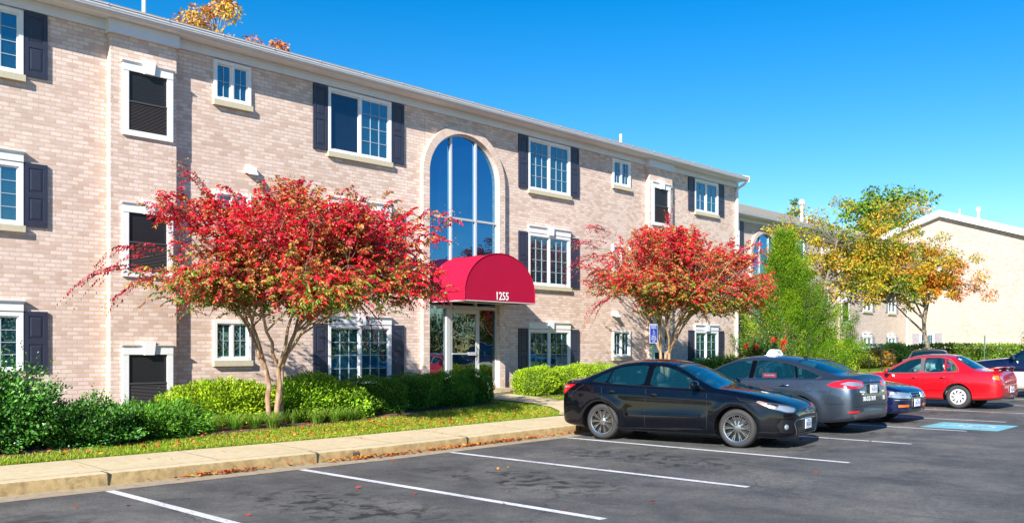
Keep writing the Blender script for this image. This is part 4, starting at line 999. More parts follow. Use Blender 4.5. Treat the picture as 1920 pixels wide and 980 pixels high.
litter()
# kerb stencil
text_mesh('88',.115,simple('stencil_paint',(.05,.05,.06),.8),'kerb_stencil',None,(8.35,11.3665,lot(8.35)+.075),(R(90),0,0),.001,sx=1.0,bold=.002)
tag(bpy.data.objects['kerb_stencil'],'faded dark number 88 stencilled on the kerb face','number')
# ------------------------------------------------------------------ signs, railing, utility box
green=simple('green_post',(.03,.12,.09),.5); sblue=simple('sign_blue',(.01,.05,.42),.4); swhite=simple('sign_white',(.80,.80,.82),.45); sback=simple('sign_back_metal',(.45,.46,.48),.4,metal=.6)
def signpost(loc,label,h,w,hh,rz,text=True,back=False):
    r=empty('parking_sign',loc,label,'sign',rotz=rz)
    p=MB(); p.box(-.028,.028,0,.006,0,h-.05); p.box(-.028,-.022,-.022,0,0,h-.05); p.box(.022,.028,-.022,0,0,h-.05)
    p.build('post',green,r)
    s=MB(); s.box(-w/2,w/2,-.032,-.028,h-hh,h); pl=s.build('sign_plate',swhite,r)
    if text:
        b=MB(); b.box(-w/2+.018,w/2-.018,-.035,-.0325,h-hh+.018,h-.018); b.build('sign_field',sblue,pl)
        for k,(t,z,sz) in enumerate((('RESERVED',h-.045,.052),('PARKING',h-.095,.052),('PENALTY',h-hh+.175,.040),('$100-500 FINE',h-hh+.135,.034),('TOW-AWAY',h-hh+.09,.042),('ZONE',h-hh+.045,.042))):
            text_mesh(t,sz,swhite,'sign_text',pl,(0,-.0365,z),(R(90),0,0),.0005,bold=.0006)
        i=MB()
        def sg(a,b,wd=.013):
            a=Vector(a);b=Vector(b); d=(b-a).normalized(); nn=Vector((-d.y,d.x))*wd/2; zc=h-.19
            i.add([(q.x,-.0366,zc+q.y) for q in (a-nn,b-nn,b+nn,a+nn)],[(0,1,2,3)])
        sg((-.012,.035),(-.008,-.005)); sg((-.008,-.005),(.03,-.005)); sg((.03,-.005),(.045,-.045)); sg((-.012,.02),(.022,.018))
        for k in range(12): t=R(140+k*18);t2=R(140+(k+1)*18); sg((.035*math.cos(t),-.025+.035*math.sin(t)),(.035*math.cos(t2),-.025+.035*math.sin(t2)),.01)
        i.add([(-.014+.012*math.cos(k*.785),-.0366,h-.19+.052+.012*math.sin(k*.785)) for k in range(8)],[tuple(range(8))])
        i.build('wheelchair_symbol',swhite,pl,fixn=False)
    return r
signpost((18.45,12.95,grd(18.45,12.95)),'blue and white accessible parking sign on a green post behind the black sedan',2.02,.33,.47,0)
signpost((40.2,11.57+.2,lot(40.2)+.16),'distant sign on a thin green post seen nearly edge on at the right',1.75,.40,.5,R(22),text=False)
rl=empty('railing',(40,16.6,grd(40,16.6)),'black metal handrail running along the grass toward the steps','railing')
def rg(x,y=16.6): return grd(x,y)-grd(40,16.6)
rm=MB()
for zz in (.98,.52): rm.tube([(-3.6,0,rg(36.4)+zz),(0,0,zz),(3.1,0,rg(43.1)+zz)],.022,8)
rm.tube([(3.1,0,rg(43.1)+.98),(4.9,0,rg(44.9)+.50)],.022,8)
rm.build('rail',M['black_metal'],rl,smooth=60)
for x in (-3.6,-2.2,-.9,.4,1.8,3.1,4.8):
    q=MB(); q.tube([(x,0,rg(40+x)-.2),(x,0,rg(40+x)+(1.0 if x<4 else .5))],.020,8); q.build('post',M['black_metal'],rl,smooth=60)
ub=empty('utility_box',(55.6,22.0,grd(55.6,22)),'pale green electrical box beyond the railing in front of the brick wing','utility box')
q=MB(); q.box(-1.1,1.1,-.6,.6,-.1,1.05); q.prism([(-.66,1.05),(.66,1.05),(.60,1.15),(-.60,1.15)],-1.15,1.15,'x'); q.build('cabinet',M['greybox'],ub)
for x in (-.55,.55):
    q=MB(); q.box(x-.48,x+.48,-.625,-.602,.03,.98); 
    for k in range(6): q.box(x-.35,x+.35,-.64,-.625,.6+k*.05,.62+k*.05)
    q.build('cabinet_door',M['greybox'],ub)
# small white cap on the grass line: cable box on the wall

def reflection_trees():  # unseen tree line, added to darken reflections in glass and car sides
    global rng
    rng=np.random.default_rng(300); P=[];D=[];C=[]
    for i in range(60):
        x=-10+i*2.2+rng.uniform(-1,1); y=-46+rng.uniform(-4,4); h=rng.uniform(6,10); r=rng.uniform(2.2,3.6); m=1300
        o=unit(rng.normal(size=(m,3)))*(rng.random((m,1))**.35)*np.array([r,r,h*.48]); P.append(o+np.array([x,y,h*.5])); D.append(o+rng.normal(size=(m,3))*2); C.append(pal(m,[(.06,.11,.02),(.10,.15,.03),(.22,.16,.04)],[3,2,1]))
    tag(leaf_mesh('reflection_trees',np.vstack(P),np.vstack(D),.32,.7,np.vstack(C),M['leaf']),'unseen line of trees added across the lot to darken the lower window reflections','trees',kind='stuff')
reflection_trees()
# ------------------------------------------------------------------ cars
def paint(name,col,metal=0.0,flake=.0,rough=.28,spec=.5):
    m,nt,p,o=mat(name); p.inputs['Base Color'].default_value=(*col,1); p.inputs['Metallic'].default_value=metal; p.inputs['Roughness'].default_value=rough
    p.inputs['Coat Weight'].default_value=1; p.inputs['Coat Roughness'].default_value=.03; p.inputs['Specular IOR Level'].default_value=spec; p.inputs['Coat IOR'].default_value=1.45
    tc=N(nt,'ShaderNodeTexCoord'); n=noise(nt,tc.outputs['Object'],2.5,3); bp=N(nt,'ShaderNodeBump'); bp.inputs['Strength'].default_value=.05; bp.inputs['Distance'].default_value=.03
    nt.links.new(n,bp.inputs['Height']); nt.links.new(bp.outputs[0],p.inputs['Coat Normal'])
    d=noise(nt,tc.outputs['Object'],9,5,.7); c=mixc(nt,ramp(nt,d,[(.5,(0,0,0)),(.85,(.012,.012,.012))]),col,(.30,.27,.22)); nt.links.new(c,p.inputs['Base Color'])
    return m
CM=dict(rubber=simple('tyre_rubber',(.030,.030,.032),.75,noise=.3,nscale=12),silver=simple('alloy_rim',(.50,.50,.53),.22,metal=1),dark=simple('wheel_dark',(.004,.004,.005),.6),
 black=simple('black_plastic',(.006,.006,.007),.35),inner=simple('car_interior_grey',(.085,.09,.10),.8),seat=simple('dark_seat',(.030,.030,.034),.85),gseat=simple('grey_seat',(.34,.35,.37),.85),
 chrome=simple('chrome',(.80,.80,.82),.10,metal=1),red=simple('tail_lens',(.62,.006,.012),.12,coat=1),amber_dim=simple('amber_reflector',(.50,.10,.03),.2,coat=1),amber=simple('amber_lens',(.75,.16,.01),.15,coat=1),clear=simple('lamp_lens',(.42,.47,.52),.08,metal=.6,coat=1),
 lampin=simple('lamp_housing',(.10,.11,.12),.25,metal=.6),plate=simple('licence_plate_white',(.75,.77,.80),.4),pblue=simple('plate_blue',(.08,.10,.35),.5),seam=simple('panel_gap',(.006,.006,.007),.8),hub=simple('silver_hubcap',(.66,.66,.68),.32,metal=.35),
 white=simple('white_plastic',(.80,.82,.82),.3,coat=.4),signred=simple('red_card',(.65,.01,.03),.5),grey=simple('grey_trim',(.075,.075,.08),.5),paper=simple('sticker',(.7,.72,.66),.5),yellow=simple('sticker_yellow',(.75,.55,.1),.5))
def pchip(x,y,q):
    x=np.asarray(x,float); y=np.asarray(y,float); o=np.argsort(x); x=x[o]; y=y[o]; h=np.diff(x); d=np.diff(y)/h; n=len(x); m=np.zeros(n)
    for i in range(1,n-1):
        if d[i-1]*d[i]>0: w1=2*h[i]+h[i-1]; w2=h[i]+2*h[i-1]; m[i]=(w1+w2)/(w1/d[i-1]+w2/d[i])
    m[0]=d[0];m[-1]=d[-1]
    k=np.clip(np.searchsorted(x,q)-1,0,n-2); t=(q-x[k])/h[k]
    return y[k]*(2*t**3-3*t**2+1)+h[k]*m[k]*(t**3-2*t**2+t)+y[k+1]*(-2*t**3+3*t**2)+h[k]*m[k+1]*(t**3-t**2)
def ringpts(w,zb,zs,wb,wr,zr,zt):
    H=zs-zb
    P=[(0,zb),(w*.72,zb),(w*.94,zb+.015),(w*.985,zb+H*.13),(w,zb+H*.40),(w,zb+H*.66),(w*.6+wb*.4,zs-H*.12),(wb+(w-wb)*.15,zs-H*.035),(wb,zs),
       (wb+(wr-wb)*.12,zs+(zr-zs)*.12),(wb+(wr-wb)*.80,zs+(zr-zs)*.80),(wr,zr),(wr*.72,zr+(zt-zr)*.60),(wr*.36,zr+(zt-zr)*.90),(0,zt)]
    for _ in range(2):
        Q=[P[0]]
        for a,b in zip(P[:-1],P[1:]): Q+= [(a[0]*.75+b[0]*.25,a[1]*.75+b[1]*.25),(a[0]*.25+b[0]*.75,a[1]*.25+b[1]*.75)]
        Q.append(P[-1]); P=Q
        P=[P[0]]+P[2:-2]+[P[-1]] if False else P
    return P
def hull(tab,xs,mod=None,bump=None):
    T=np.array(tab); cols=[pchip(T[:,0],T[:,k],xs) for k in range(1,8)]
    bm=bmesh.new(); rings=[]
    for i,x in enumerate(xs):
        r=[c[i] for c in cols]
        if mod: r=mod(x,*r)
        P=ringpts(*r); ring=[]
        for (y,z) in P: ring.append((x,y,z))
        for (y,z) in P[-2:0:-1]: ring.append((x,-y,z))
        if bump: ring=[bump(*p) for p in ring]
        rings.append([bm.verts.new(p) for p in ring])
    n=len(rings[0])
    for a,b in zip(rings[:-1],rings[1:]):
        for j in range(n): bm.faces.new((a[j],a[(j+1)%n],b[(j+1)%n],b[j]))
    bm.faces.new(rings[0][::-1]); bm.faces.new(rings[-1])
    bmesh.ops.recalc_face_normals(bm,faces=bm.faces)
    return bm
def prism_bm(poly,a,b,axis):
    mb=MB(); mb.prism(poly,a,b,axis); bm=bmesh.new(); me=bpy.data.meshes.new('t'); me.from_pydata(mb.v,[],mb.f); bm.from_mesh(me); bmesh.ops.recalc_face_normals(bm,faces=bm.faces); return bm
def obj_from_bm(bm,name,mats):
    me=bpy.data.meshes.new(name); bm.to_mesh(me); bm.free()
    for m in mats: me.materials.append(m)
    return link(name,me)
def cut(o,cut_bm,mats,mi=None):
    if mi is not None:
        for f in cut_bm.faces: f.material_index=mi
    c=obj_from_bm(cut_bm,'cutter',mats)
    md=o.modifiers.new('b','BOOLEAN'); md.operation='DIFFERENCE'; md.object=c; md.solver='EXACT'
    try: md.material_mode='INDEX'
    except Exception: pass
    dg=bpy.context.evaluated_depsgraph_get(); dg.update()
    me=bpy.data.meshes.new_from_object(o.evaluated_get(dg)); o.modifiers.clear(); old=o.data; o.data=me; bpy.data.meshes.remove(old)
    cm=c.data; bpy.data.objects.remove(c); bpy.data.meshes.remove(cm)
def rounded(poly,r=.25,it=2):
    for _ in range(it):
        Q=[]
        n=len(poly)
        for i in range(n):
            a=poly[i];b=poly[(i+1)%n]; Q+= [tuple(a[k]*(1-r)+b[k]*r for k in range(len(a))),tuple(a[k]*r+b[k]*(1-r) for k in range(len(a)))]
        poly=Q
    return poly
class Car:
    def __init__(s,name,label,loc,rotz,tab,body,g,group='cars parked in the bays',lower=None,split=None,seatm='seat',bump=None,fx=1.0):
        s.fx=fx
        s.root=empty(name,loc,label,'car',group,rotz); s.root.rotation_euler=(0,0,rotz); s.root.scale=(fx,1,1)
        s.tab=tab; s.body=body
        T=np.array(tab); x0,x1=T[:,0].min(),T[:,0].max()
        core=np.linspace(x0+.12,x1-.12,110); xs=np.concatenate([x0+np.array([0,.008,.02,.04,.065,.09]),core,x1-np.array([.09,.065,.04,.02,.008,0])])
        bm=hull(tab,xs,bump=bump); s.bvh=BVHTree.FromBMesh(bm)
        mats=[body,CM['inner'],CM['black'],lower or body]
        if split:
            for f in bm.faces:
                if f.calc_center_median().z<split: f.material_index=3
        o=obj_from_bm(bm,'body',mats); s.o=o; s.mats=mats
        cb=g['cab']
        def mod(x,w,zb,zs,wb,wr,zr,zt):
            return (w-.075,.33,zs,wb-.055,wr-.045,zr-.035,zt-.045)
        cv=hull(tab,np.linspace(cb[1],cb[0],46),mod); cut(o,cv,mats,1)
        for poly in g['side']: cut(o,prism_bm(rounded(poly,.12,2),-1.3,1.3,'y'),mats,2)
        cut(o,prism_bm(rounded(g['ws'],.08,2),g['wz'],2.4,'z'),mats,2); cut(o,prism_bm(rounded(g['rw'],.08,2),g['rz'],2.4,'z'),mats,2)
        r=g['r']; 
        for wx in (g['wb']/2,-g['wb']/2):
            for sg in (1,-1):
                a=[(wx+(r+.045)*math.cos(t)/fx,r+(r+.045)*math.sin(t)) for t in np.linspace(0,2*math.pi,48,endpoint=False)]
                cut(o,prism_bm(a,sg*g['in'],sg*1.3,'y'),mats,2)
        o.parent=s.root; o.name='body'
        me=o.data; me.polygons.foreach_set('use_smooth',[True]*len(me.polygons)); me.set_sharp_from_angle(angle=R(38))
        s.g=g
        # glass
        for nm,poly in zip(g['sn'],g['side']):
            for sg in (1,-1): s.patch(nm,[(p[0],sg,p[1]) for p in rounded(poly,.12,2)],(0,sg,0),M['car_glass'],off=-.012,solid=False,grow=.006)
        s.patch('windshield',[(p[0],p[1],1) for p in rounded(g['ws'],.08,2)],(0,0,1),M['car_glass'],off=-.010,solid=False,grow=.006)
        s.patch('rear_window',[(p[0],p[1],1) for p in rounded(g['rw'],.08,2)],(0,0,1),M['car_glass'],off=-.010,solid=False,grow=.006)
        s.interior(CM[seatm]); 
    def proj(s,p,d,far=4):
        d=Vector(d).normalized(); h=s.bvh.ray_cast(Vector(p)+d*far,-d)
        return h
    def patch(s,name,pts,d,m,off=.003,solid=True,grow=0,parent=None,step=.045,depth=.012,smooth=True):
        d=Vector(d).normalized(); up=Vector((0,0,1)) if abs(d.z)<.9 else Vector((1,0,0))
        hx=up.cross(d).normalized(); hy=d.cross(hx).normalized()
        P2=[(Vector(p).dot(hx),Vector(p).dot(hy)) for p in pts]
        if grow:
            c=(sum(p[0] for p in P2)/len(P2),sum(p[1] for p in P2)/len(P2)); 
            P2=[(p[0]+(p[0]-c[0])/max(1e-6,math.dist(p,c))*grow,p[1]+(p[1]-c[1])/max(1e-6,math.dist(p,c))*grow) for p in P2]
        bm=bmesh.new(); f=bm.faces.new([bm.verts.new((a,b,0)) for a,b in P2])
        bmesh.ops.triangulate(bm,faces=bm.faces)
        for ax in (0,1):
            lo=min(p[ax] for p in P2); hi=max(p[ax] for p in P2); k=int((hi-lo)/step)
            for i in range(1,k+1):
                co=[0,0,0]; co[ax]=lo+(hi-lo)*i/(k+1); no=[0,0,0]; no[ax]=1
                bmesh.ops.bisect_plane(bm,geom=bm.verts[:]+bm.edges[:]+bm.faces[:],plane_co=co,plane_no=no)
        bad=[]; nrm={}
        for v in bm.verts:
            o=hx*v.co.x+hy*v.co.y; h=s.bvh.ray_cast(o+d*4,-d)
            if h[0] is None: bad.append(v); continue
            v.co=h[0]+h[1]*off; nrm[v]=h[1]
        bmesh.ops.delete(bm,geom=bad,context='VERTS')
        if solid:
            bm.normal_update()
            be=[e for e in bm.edges if len(e.link_faces)==1]; mp={}
            for e in be:
                for v in e.verts:
                    if v not in mp: mp[v]=bm.verts.new(v.co-nrm[v]*depth)
            for e in be:
                a,b=e.verts; bm.faces.new((a,b,mp[b],mp[a]))
        bmesh.ops.recalc_face_normals(bm,faces=bm.faces)
        # orient outward
        tot=sum((f.normal.dot(d)*f.calc_area() for f in bm.faces))
        if tot<0: bmesh.ops.reverse_faces(bm,faces=bm.faces)
        me=bpy.data.meshes.new(name); bm.to_mesh(me); bm.free(); me.materials.append(m)
        if smooth: me.polygons.foreach_set('use_smooth',[True]*len(me.polygons)); me.set_sharp_from_angle(angle=R(40))
        return link(name,me,parent or s.root)
    def strip(s,name,pts,d,m,w=.008,off=.0015,parent=None,solid=False):
        """thin line along projected points"""
        d=Vector(d).normalized(); L=[]; 
        P=[]
        for a,b in zip(pts[:-1],pts[1:]):
            a=Vector(a);b=Vector(b); k=max(1,int((b-a).length/.05)); P+= [a+(b-a)*i/k for i in range(k)]
        P.append(Vector(pts[-1])); H=[]
        for p in P:
            h=s.bvh.ray_cast(p+d*4,-d)
            if h[0] is not None: H.append((h[0],h[1]))
        mb=MB()
        for i,(p,n) in enumerate(H):
            t=(H[min(i+1,len(H)-1)][0]-H[max(i-1,0)][0]).normalized(); c=t.cross(n).normalized()*w/2
            mb.v+= [tuple(p+c+n*off),tuple(p-c+n*off),tuple(p+c*.7+n*(off+w*.35)) ,tuple(p-c*.7+n*(off+w*.35))]
        for i in range(len(H)-1):
            b=4*i
            if solid: 
                mb.f+= [[b+2,b+6,b+7,b+3],[b,b+4,b+6,b+2],[b+3,b+7,b+5,b+1]]; mb.m+= [0,0,0]
            else: mb.f.append([b,b+4,b+5,b+1]); mb.m.append(0)
        return mb.build(name,m,parent or s.root,fixn=False)
    def interior(s,sm):
        g=s.g; c=g['cab']; zb=.33; hx=g['seatx']; top=g['seatz']
        for (x,ys,w) in ((hx,(.37,-.37),.25),(hx-.95,(.34,-.34),.30)):
            for y in ys:
                mb=MB()
                def rb(x0,x1,y0,y1,z0,z1,sh=0):
                    b=.035; 
                    mb.add([(x0+(sh if z>z0 else 0)+(b if x==0 else -b if x==1 else 0)*0+ (x0 if False else 0)+ (0 if x==0 else x1-x0),yy,z) for z in (z0,z1) for (x,yy) in ((0,y0),(1,y0),(1,y1),(0,y1))],[(0,3,2,1),(4,5,6,7),(0,1,5,4),(1,2,6,5),(2,3,7,6),(3,0,4,7)])
                rb(x,x+.5,y-w,y+w,zb+.02,zb+.25); rb(x-.10,x+.04,y-w*.9,y+w*.9,zb+.22,top-.17,-.16)
                ob=mb.mesh('seat',sm)
                bm=bmesh.new(); bm.from_mesh(ob); bmesh.ops.bevel(bm,geom=bm.edges[:],offset=.045,segments=3,affect='EDGES'); 
                bmesh.ops.create_uvsphere(bm,u_segments=16,v_segments=10,radius=1,matrix=Matrix.Translation((x-.24,y,top-.08))@Matrix.Diagonal((.06,.135,.10,1)))
                bm.to_mesh(ob); bm.free(); ob.polygons.foreach_set('use_smooth',[True]*len(ob.polygons)); link('seat',ob,s.root)
        d=MB(); dx=g['dash']; d.prism([(dx+.28,g['dz']-.35),(dx+.30,g['dz']),(dx+.05,g['dz']+.03),(dx-.08,g['dz']-.05),(dx-.05,g['dz']-.35)],-.70,.70,'y'); d.build('dashboard',CM['black'],s.root,smooth=True)
        w=MB(); cx,cz=dx-.17,g['dz']-.02; w.tube([(cx+.05*math.cos(t),.37+.18*math.sin(t),cz+.17*math.cos(t)) for t in np.linspace(0,6.283,25)],.014,6)
        w.tube([(cx,.37,cz),(cx+.12,.37,cz-.06)],.03,8); w.box(cx-.01,cx+.01,.2,.54,cz-.02,cz+.02); w.build('steering_wheel',CM['black'],s.root,smooth=60)
    def wheels(s,style,rr):
        def sq(mb,wx): mb.v=[((v[0]-wx)/s.fx+wx,v[1],v[2]) for v in mb.v]
        g=s.g; r=g['r']; tr=g['track']
        for wx in (g['wb']/2,-g['wb']/2):
            for sg in (1,-1):
                c=(wx,sg*tr,r)
                b=MB(); y=lambda v: sg*v
                b.lathe([(.001,y(.0)),(rr*.35,y(.0)),(rr*.86,y(-.03)),(rr*.98,y(.02)),(rr*.98,y(-.14)),(rr*.5,y(-.15)),(.001,y(-.15))],32,'y',c)
                sq(b,wx); wh=b.build('wheel',CM['dark'],s.root,smooth=True)
                t=MB(); t.lathe([(rr*.97,y(-.19)),(rr*1.05,y(-.205)),(r-.035,y(-.205)),(r-.008,y(-.19)),(r,y(-.16)),(r,y(-.02)),(r-.008,y(.01)),(r-.03,y(.030)),((r+rr)/2,y(.040)),(rr*1.04,y(.030)),(rr*.97,y(.01))],56,'y',c)
                sq(t,wx); t.build('tyre',CM['rubber'],wh,smooth=50)
                q=MB()
                if style=='spoke':
                    q.lathe([(rr*.955,y(.030)),(rr*1.03,y(.034)),(rr*1.03,y(.012)),(rr*.955,y(-.02)),(rr*.935,y(.012)),(rr*.955,y(.030))],56,'y',c)
                    q.lathe([(.001,y(.028)),(.045,y(.026)),(.07,y(.010)),(.07,y(-.02))],20,'y',c)
                    nsp=10
                    for k in range(nsp):
                        for off in (-.10,.10):
                            a0=2*math.pi*(k+.0)/nsp+ (off*.5); a1=2*math.pi*k/nsp+off*1.9
                            p0=(.05,a0);p1=(rr*.55,2*math.pi*k/nsp+off*.55);p2=(rr*.95,2*math.pi*k/nsp+off*.85)
                            for (u,v,w0,w1,ya,yb) in ((p0,p1,.007,.006,.022,.016),(p1,p2,.006,.007,.016,.022)):
                                A=Vector((u[0]*math.cos(u[1]),0,u[0]*math.sin(u[1]))); B=Vector((v[0]*math.cos(v[1]),0,v[0]*math.sin(v[1]))); dd=(B-A).normalized(); n=Vector((-dd.z,0,dd.x))
                                C=Vector(c)
                                q.add([tuple(C+A+n*w0+Vector((0,y(ya),0))),tuple(C+A-n*w0+Vector((0,y(ya),0))),tuple(C+B-n*w1+Vector((0,y(yb),0))),tuple(C+B+n*w1+Vector((0,y(yb),0))),
                                       tuple(C+A+n*w0+Vector((0,y(-.01),0))),tuple(C+A-n*w0+Vector((0,y(-.01),0))),tuple(C+B-n*w1+Vector((0,y(-.01),0))),tuple(C+B+n*w1+Vector((0,y(-.01),0)))],[(0,1,2,3),(0,3,7,4),(1,5,6,2)])
                    sq(q,wx); q.build('rim',CM['silver'],wh)
                else:
                    # hubcap with slots: ring sectors
                    ns=9
                    q.lathe([(.001,y(.035)),(rr*.22,y(.040)),(rr*.48,y(.033))],36,'y',c)
                    q.lathe([(rr*.80,y(.036)),(rr*1.0,y(.030)),(rr*1.03,y(.010))],36,'y',c)
                    for k in range(ns):
                        A0=2*math.pi*k/ns; st=6; w0=2*math.pi/ns*.62
                        for i in range(st):
                            a=A0+w0*i/st; b_=A0+w0*(i+1)/st
                            def pp(rad,an,h,tw=0): return (c[0]+rad*math.cos(an+tw),c[1]+y(h),c[2]+rad*math.sin(an+tw))
                            q.quad(pp(rr*.48,a,.033),pp(rr*.48,b_,.033),pp(rr*.80,b_,.036,.16),pp(rr*.80,a,.036,.16))
                    sq(q,wx); q.build('hubcap',CM['hub'],wh,fixn=False)
    def plate(s,x,y,z,front,num,name='licence_plate',tilt=0,w=.305,h=.152,rot=0):
        sg=1 if front else -1
        rz=R(90) if front else R(-90)
        rz+=rot
        b=MB(); b.box(-w/2,w/2,-.006,.004,-h/2,h/2); o=b.build(name,CM['plate'],s.root,loc=(x,y,z),rotz=rz)
        f=MB(); f.box(-w/2-.008,w/2+.008,.0042,.012,-h/2-.008,h/2+.008); f.build('plate_frame',CM['chrome'],o)
        text_mesh(num,.088,CM['pblue'],'plate_number',o,(0,-.0075,-.012),(R(90),0,0),.0006,sx=.78,bold=.001)
        text_mesh('Virginia',.030,CM['pblue'],'plate_state',o,(0,-.0075,.055),(R(90),0,0),.0006)
        return o
    def handle(s,x,z,sg,m,L=.20):
        h=s.proj((x,0,z),(0,sg,0)); p=h[0]
        q=MB(); q.tube([(x-L/2,p.y+sg*.004,z-.004),(x-L/2+.03,p.y+sg*.026,z),(x,p.y+sg*.032,z+.002),(x+L/2-.03,p.y+sg*.026,z+.002),(x+L/2,p.y+sg*.004,z)],[.010,.014,.015,.014,.010],8)
        ho=q.build('door_handle',m,s.root,smooth=60)
        s.patch('handle_recess',[(x+.07*math.cos(t),sg,z+.028*math.sin(t)) for t in np.linspace(0,6.283,16,endpoint=False)],(0,sg,0),CM['seam'],off=.0015,solid=False,parent=ho)
    def mirror(s,x,z,sg,m,y0):
        q=bmesh.new(); bmesh.ops.create_uvsphere(q,u_segments=20,v_segments=12,radius=1,matrix=Matrix.Translation((x,sg*(y0+.12),z+.03))@Matrix.Diagonal((.075,.125,.085,1)))
        cc=Vector((x,sg*(y0+.12),z+.03))
        for v in q.verts:
            e=v.co-cc; e=Vector((e.x/.075,e.y/.125,e.z/.085)); k=max(abs(e.y),abs(e.z),1e-3); L=math.hypot(e.y,e.z); f=(L/k)**.55 if k>.01 else 1; v.co=cc+Vector((e.x*.085,e.y*f*.115,e.z*f*.072*(1-.18*e.y*sg)))
            if v.co.x<x-.03: v.co.x=x-.03
        me=bpy.data.meshes.new('mirror'); q.to_mesh(me); q.free(); me.materials.append(m); me.polygons.foreach_set('use_smooth',[True]*len(me.polygons)); me.set_sharp_from_angle(angle=R(50))
        o=link('mirror',me,s.root)
        a=MB(); a.tube([(x+.03,sg*(y0-.06),z-.07),(x+.02,sg*(y0+.06),z-.03)],[.03,.022],8); a.build('mirror_arm',m,o,smooth=60)
        gl_=MB(); gl_.box(x-.034,x-.031,sg*(y0+.12)-.09,sg*(y0+.12)+.09,z-.03,z+.085); gl_.build('mirror_glass',CM['chrome'],o)
def seams(c,sets,d):
    for p in sets: c.strip('panel_seam',p,d,CM['seam'],.009,.0012)

# --- tables: x, halfwidth, bottom, shoulder z, shoulder halfwidth, rail halfwidth, rail z, centre top z
T_blk=[(2.315,.34,.30,.52,.33,.27,.55,.57),(2.30,.52,.25,.57,.50,.40,.60,.62),(2.25,.66,.21,.63,.63,.50,.67,.695),(2.15,.765,.18,.685,.74,.60,.735,.76),(2.0,.83,.17,.735,.80,.66,.79,.82),(1.75,.872,.17,.795,.83,.70,.855,.885),(1.4,.885,.17,.85,.845,.73,.915,.945),(1.1,.888,.17,.89,.85,.74,.955,.985),(.95,.888,.17,.905,.852,.745,.97,1.003),
 (.60,.888,.17,.92,.852,.705,1.10,1.155),(.25,.888,.17,.93,.852,.64,1.275,1.33),(.0,.888,.17,.938,.852,.605,1.35,1.41),(-.3,.888,.17,.948,.852,.59,1.385,1.448),(-.65,.888,.17,.96,.852,.585,1.385,1.456),(-1.0,.888,.17,.972,.852,.58,1.355,1.437),(-1.3,.888,.18,.985,.848,.58,1.29,1.378),(-1.6,.885,.19,.998,.84,.61,1.185,1.272),(-1.85,.872,.20,1.005,.825,.67,1.09,1.155),(-2.0,.852,.21,1.008,.80,.69,1.058,1.105),(-2.15,.82,.23,1.0,.765,.67,1.05,1.10),(-2.25,.765,.26,.965,.71,.61,1.02,1.085),(-2.30,.66,.31,.82,.61,.53,.88,.93),(-2.335,.46,.38,.64,.43,.38,.67,.70)]
G_blk=dict(cab=(.90,-1.78),side=[[(.74,.965),(.30,1.205),(.0,1.305),(-.33,1.345),(-.345,.99),(.5,.962)],[(-.455,.992),(-.445,1.352),(-.75,1.355),(-1.05,1.315),(-1.20,1.265),(-1.24,1.02)],[(-1.275,1.025),(-1.24,1.25),(-1.45,1.165),(-1.62,1.075),(-1.55,1.045)]],sn=['side_window','side_window','quarter_window'],
  ws=[(.92,.69),(.50,.655),(.06,.56),(.02,0.),(.06,-.56),(.50,-.655),(.92,-.69),(.97,0.)],wz=.955,rw=[(-1.22,.50),(-1.80,.60),(-1.85,0),(-1.80,-.60),(-1.22,-.50),(-1.19,0)],rz=1.06,r=.325,wb=2.70,**{'in':.60},track=.79,seatx=-.10,seatz=1.19,dash=.62,dz=.93)
def sc(tab,fx,fy=1,fz=1,dx=0): return [(a*fx+dx,b*fy,c,d*fz,e*fy,f*fy,g_*fz,h*fz) for a,b,c,d,e,f,g_,h in tab]
T_taxi=[(2.385,.34,.30,.55,.33,.27,.58,.60),(2.36,.55,.25,.62,.53,.42,.66,.68),(2.28,.72,.20,.70,.69,.55,.75,.78),(2.1,.84,.18,.78,.80,.66,.84,.87),(1.8,.90,.18,.84,.85,.72,.90,.935),(1.4,.92,.18,.89,.87,.76,.955,.99),(1.05,.925,.18,.93,.88,.77,.99,1.02),
 (.7,.925,.18,.945,.88,.73,1.12,1.17),(.3,.925,.18,.955,.88,.66,1.30,1.355),(.0,.925,.18,.965,.88,.63,1.38,1.445),(-.35,.925,.18,.975,.88,.615,1.405,1.478),(-.75,.925,.18,.985,.88,.61,1.385,1.468),(-1.1,.925,.18,.995,.875,.605,1.335,1.425),(-1.45,.925,.19,1.005,.87,.62,1.255,1.345),(-1.8,.92,.20,1.012,.86,.66,1.165,1.235),(-2.1,.905,.22,1.018,.84,.71,1.095,1.14),(-2.25,.885,.24,1.015,.81,.70,1.085,1.125),(-2.36,.85,.26,.99,.76,.66,1.065,1.115),(-2.43,.80,.28,.93,.70,.61,.98,1.02),(-2.465,.70,.31,.82,.62,.54,.86,.89),(-2.49,.50,.36,.66,.46,.40,.69,.71)]
G_taxi=dict(cab=(1.0,-2.0),side=[[(.80,.985),(.35,1.235),(.05,1.335),(-.30,1.372),(-.32,1.01),(.5,.985)],[(-.43,1.01),(-.42,1.375),(-.75,1.36),(-1.08,1.305),(-1.20,1.275),(-1.32,1.035)],[(-1.36,1.04),(-1.25,1.255),(-1.55,1.165),(-1.78,1.075),(-1.70,1.045)]],sn=['side_window','side_window','quarter_window'],
  ws=[(1.0,.71),(.55,.68),(.10,.585),(.06,0.),(.10,-.585),(.55,-.68),(1.0,-.71),(1.04,0.)],wz=.985,rw=[(-1.20,.52),(-1.98,.63),(-2.06,0),(-1.98,-.63),(-1.20,-.52),(-1.16,0)],rz=1.075,r=.335,wb=2.85,**{'in':.62},track=.82,seatx=-.10,seatz=1.22,dash=.66,dz=.95)
